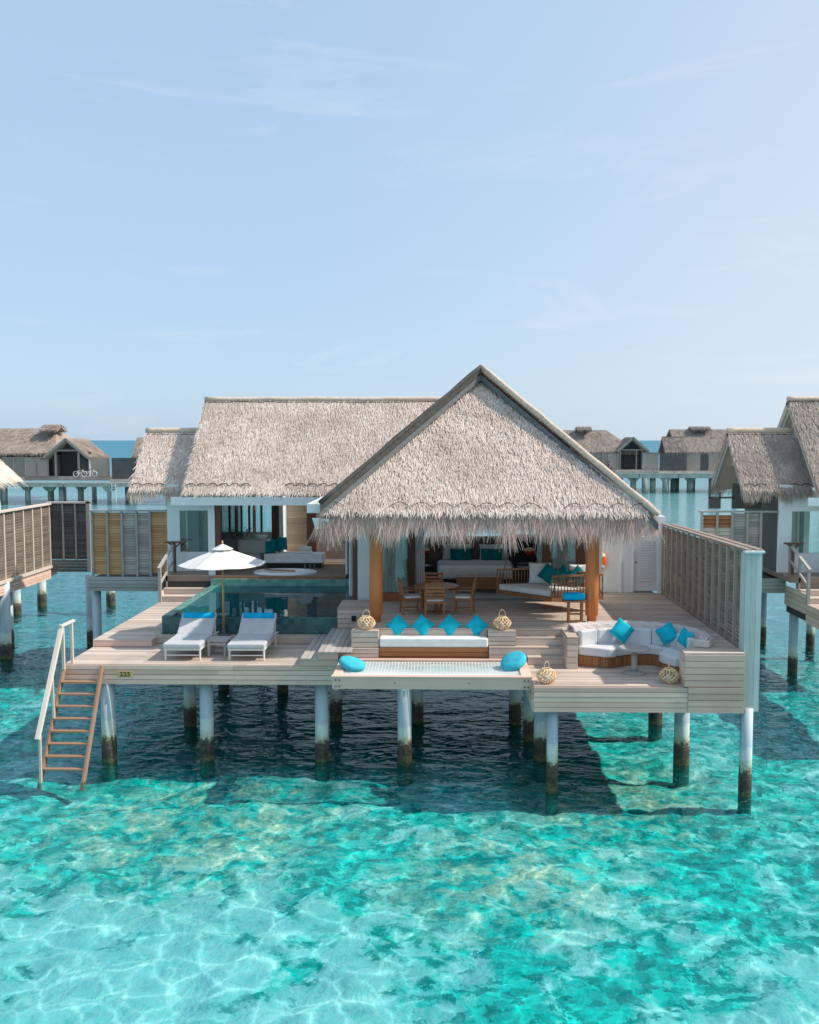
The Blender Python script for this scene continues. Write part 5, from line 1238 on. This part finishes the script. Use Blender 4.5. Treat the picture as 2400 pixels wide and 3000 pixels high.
# jetties
def jetty(label, x0, x1, y, piles, zt, zb, depth=3.):
    T = thing('jetty', label, 'jetty', ((x0 + x1) / 2, y, 2))
    mb = MB(); x = x0
    while x < x1: mb.box(x, min(x1, x + 5.9), y, y + depth, zb, zt); x += 6.
    mb.build('walkway_slab', M['concrete'], T)
    mb = MB(); mb.box(x0, x1, y - .06, y - .01, zt - .02, zt + .1); mb.build('kerb', M['pink_wood'], T)
    for k, (px, dy, r) in enumerate(piles):
        pl = MB().cyl((px, y + dy, -1.2), (px, y + dy, zb), r, n=10).build('pile', M['far_pile'], T, smooth=True)
        if k % 3 == 0: MB().prism([(px - .9, y + dy - .3, zb - .002), (px + .9, y + dy - .3, zb - .002), (px + .4, y + dy - .3, zb - .6), (px - .4, y + dy - .3, zb - .6)], (0, .6, 0)).build('pile_cap', M['concrete'], pl)
jetty('pale concrete jetty on a row of piles in front of the far left huts', -66, -30, 119.5, [(-60, 1, .35), (-58, 4, .3), (-56, 1, .35), (-54.4, 4, .3), (-53, 1, .3), (-51.7, 5, .35), (-50.6, 2, .3), (-49.6, 4, .3), (-48.7, 1, .35), (-47.7, 5, .3), (-46.7, 2, .3), (-45.8, 4.5, .3), (-42.4, .5, .3), (-40.9, 3, .35), (-39.4, .5, .4), (-35, 1, .35), (-32, 1, .35)], 2.35, 1.85)
jetty('pale concrete jetty on piles in front of the far right huts', 18, 46, 147.5, [(22, 1, .4), (24.5, 1, .4), (27.5, 3, .45), (29.2, 1, .45), (30.9, .4, .5), (32.2, 1, .45), (34.1, .5, .5), (36.1, 4, .45), (37.1, 6, .4), (38.1, 1.5, .5), (39.6, 6, .45), (41.4, 1.5, .45), (43.2, 5, .4), (45, 1.5, .45)], 2.6, 1.9)
# steps ladder at the left jetty
T = thing('jetty_ladder', 'small ladder hanging from the far left jetty into the sea', 'ladder', (-41.6, 119.3, 1))
for x in (-41.85, -41.35): MB().beam((x, 119.3, -.4), (x, 119.3, 2.3), .08, .08).build('rail', M['white_paint'], T)
mb = MB()
for k in range(7): mb.beam((-41.85, 119.3, .1 + .32 * k), (-41.35, 119.3, .1 + .32 * k), .06, .06)
mb.build('rungs', M['white_paint'], T)
# right huts
T = thing('far_hut', 'far thatched hut with open dark gabled porch, just right of the main roof', 'hut', (25, 155, 3))
gable_roof(T, (12, 160, 9.4), (26.8, 160, 9.4), 7.5, 3.5, 0, 4.); gable_roof(T, (29.6, 151.2, 8.2), (29.6, 158, 8.2), 2.5, 2.2)
gable_roof(T, (21.6, 158, 9.95), (24., 158, 9.95), 1.4, .5)
mb = MB(); mb.box(14, 27.3, 155, 155.4, 3, 6); mb.box(27.6, 31.7, 154, 154.3, 3, 6.2); mb.prism([(27.5, 153.2, 6.2), (31.7, 153.2, 6.2), (29.6, 153.2, 8.)], (0, .3, 0)); mb.each('wall', M['far_dark'], T)
mb = MB(); mb.box(27.5, 27.75, 151.3, 151.6, 3, 6.2); mb.box(30.1, 30.3, 151.3, 151.6, 3, 6.1); mb.box(31.0, 31.2, 151.3, 151.6, 3, 6.1); mb.box(27.5, 31.8, 151.3, 151.5, 6.1, 6.3); mb.each('porch_frame', M['far_wall'], T)
for s in (-1, 1): MB().beam((29.6 + s * 2.5, 151.1, 5.95), (29.6, 151.1, 8.15), .12, .3).build('barge_board', M['far_fence'], T)
MB().box(20, 33.8, 150.7, 158, 2.5, 3.05).build('platform', M['concrete'], T)
T = thing('far_fence', 'pale board fence between the two far right huts', 'fence', (32.3, 150.8, 3))
for k in range(3): MB().box(31.2 + .8 * k, 31.96 + .8 * k, 150.8, 150.9, 3.05, 5.7).build('board_panel', M['far_fence'], T)
MB().box(31.1, 33.7, 150.7, 150.95, 5.7, 5.8).build('cap_rail', M['far_wall'], T)
T = thing('far_fence', 'grey board fence behind the cyclist near the far right hut', 'fence', (25, 150.8, 3))
for k in range(3): MB().box(22.2 + 1.75 * k, 23.9 + 1.75 * k, 151.4, 151.5, 3.05, 5.6).build('board_panel', M['far_wall'] if k < 2 else M['far_fence'], T)
for x in (24.9, 27.3): MB().box(x - .08, x + .08, 151.2, 151.4, 3.05, 5.7).build('post', M['far_fence'], T)
T = thing('far_hut', 'far pair of stepped thatched gables behind grey screens, right horizon', 'hut', (39, 155, 3))
gable_roof(T, (36.8, 158, 9.5), (46, 158, 9.5), 7., 3.6); gable_roof(T, (34.6, 153.4, 8.3), (38.2, 153.4, 8.3), 2.4, 2.4)
gable_roof(T, (39.9, 157, 9.95), (43., 157, 9.95), 1.2, .4)
mb = MB(); mb.box(35.2, 46, 152.6, 153.4, 3, 5.9); mb.prism([(35.2, 151.4, 5.8), (35.2, 155.4, 5.8), (35.2, 153.4, 7.8)], (.3, 0, 0)); mb.prism([(37.6, 152.4, 6.), (37.6, 164, 6.), (37.6, 158, 9.)], (.3, 0, 0)); mb.each('wall', M['far_wall'], T)
mb = MB(); mb.box(33.7, 37.9, 150.6, 150.75, 2.9, 5.75); mb.box(40.1, 41.4, 150.9, 151., 2.95, 5.75); mb.each('porch_screen', M['far_dark'], T)
mb = MB(); mb.box(37.9, 40.1, 150.9, 151.05, 2.95, 5.75); mb.box(41.4, 46, 150.9, 151.05, 2.95, 5.8); mb.each('board_screen', M['far_fence'], T)
MB().box(33.5, 46, 150.5, 158, 2.45, 2.92).build('platform', M['concrete'], T)

# bicycles and the rider
def bicycle(label, x, y, z, col, rz=0., group=None):
    T = thing('bicycle', label, 'bicycle', (x, y, z), rz, group); B = lambda mb, n, m: mb.build(n, m, T, world=False)
    for cx_ in (-.52, .52):
        w_ = B(MB().tube([(cx_ + .33 * math.cos(2 * PI * k / 20), 0, .35 + .33 * math.sin(2 * PI * k / 20)) for k in range(20)], .035, 6, True), 'wheel', col)
        sp = MB()
        for k in range(6): a = PI * k / 6; sp.beam((cx_ - .32 * math.cos(a), 0, .35 - .32 * math.sin(a)), (cx_ + .32 * math.cos(a), 0, .35 + .32 * math.sin(a)), .008, .008)
        sp.build('spokes', M['steel'], w_, world=False)
    f = MB()
    for p, q_ in (((-.52, 0, .35), (-.08, 0, .32)), ((-.08, 0, .32), (.38, 0, .78)), ((-.08, 0, .32), (-.2, 0, .85)), ((-.2, 0, .8), (.36, 0, .82)), ((.36, 0, .95), (.52, 0, .35)), ((-.52, 0, .35), (-.18, 0, .78))): f.beam(p, q_, .045, .045)
    B(f, 'frame', col); B(MB().beam((-.34, 0, .9), (-.08, 0, .92), .14, .06), 'saddle', M['black']); B(MB().tube([(.25, -.28, 1.02), (.36, -.2, 1.05), (.36, .2, 1.05), (.25, .28, 1.02)], .02, 6), 'handlebar', M['black'])
    return T
G = 'white bicycles parked by the far left hut'
bicycle('left white bicycle parked on the far left jetty', -47.0, 122.4, 3.05, M['white_paint'], .1, G); bicycle('right white bicycle parked on the far left jetty', -45.7, 122.7, 3.05, M['white_paint'], -.15, G)
bicycle('dark bicycle ridden past the fence on the far right jetty', 25.6, 149.2, 2.6, M['black'], .0)
P = thing('person', 'person in a purple top riding a bicycle along the far right jetty', 'person', (25.5, 149.2, 2.6))
sk = {'hip': (-.2, 0, .98), 'waist': (-.15, 0, 1.15), 'chest': (-.02, 0, 1.42), 'neck': (.03, 0, 1.58), 'head': (.06, 0, 1.72), 'crown': (.05, 0, 1.84),
      'ls': (.0, .2, 1.5), 'le': (.15, .28, 1.28), 'lh': (.36, .24, 1.08), 'rs': (.0, -.2, 1.5), 're': (.15, -.28, 1.28), 'rh': (.36, -.24, 1.08),
      'lt': (-.18, .1, .95), 'lk': (.16, .12, .72), 'lf': (.0, .12, .22), 'lo': (.14, .12, .18), 'rt': (-.18, -.1, .95), 'rk': (.1, -.12, .85), 'rf': (.02, -.12, .42), 'ro': (.16, -.12, .38)}
rad = {'hip': .15, 'waist': .14, 'chest': .16, 'neck': .06, 'head': .105, 'crown': .08, 'ls': .07, 'le': .05, 'lh': .035, 'rs': .07, 're': .05, 'rh': .035, 'lt': .1, 'lk': .065, 'lf': .045, 'lo': .04, 'rt': .1, 'rk': .065, 'rf': .045, 'ro': .04}
ed = [('hip', 'waist'), ('waist', 'chest'), ('chest', 'neck'), ('neck', 'head'), ('head', 'crown'), ('chest', 'ls'), ('ls', 'le'), ('le', 'lh'), ('chest', 'rs'), ('rs', 're'), ('re', 'rh'), ('hip', 'lt'), ('lt', 'lk'), ('lk', 'lf'), ('lf', 'lo'), ('hip', 'rt'), ('rt', 'rk'), ('rk', 'rf'), ('rf', 'ro')]
keys = list(sk)
def skinned(name, names, mat, grow=1.):
    ks = [k for k in keys if k in names]; me = bpy.data.meshes.new(name); me.from_pydata([sk[k] for k in ks], [(ks.index(a), ks.index(b)) for a, b in ed if a in ks and b in ks], [])
    me.materials.append(mat); o = bpy.data.objects.new(name, me); COL.objects.link(o); o.parent = P
    m_ = o.modifiers.new('skin', 'SKIN'); sv = me.skin_vertices[0].data
    for i, k in enumerate(ks): sv[i].radius = (rad[k] * grow,) * 2; sv[i].use_root = (i == 0)
    s_ = o.modifiers.new('sub', 'SUBSURF'); s_.levels = s_.render_levels = 1; return o
skinned('body', keys, M['skin']); skinned('top', ['hip', 'waist', 'chest', 'ls', 'le', 'rs', 're'], M['purple'], 1.18); skinned('trousers', ['hip', 'lt', 'lk', 'lf', 'rt', 'rk', 'rf'], M['black'], 1.16)
hd = MB(); hd.lathe([(.02, 1.87), (.08, 1.86), (.115, 1.8), (.12, 1.72)], .04, 0, 12); hd.build('hair', M['black'], P, world=False)
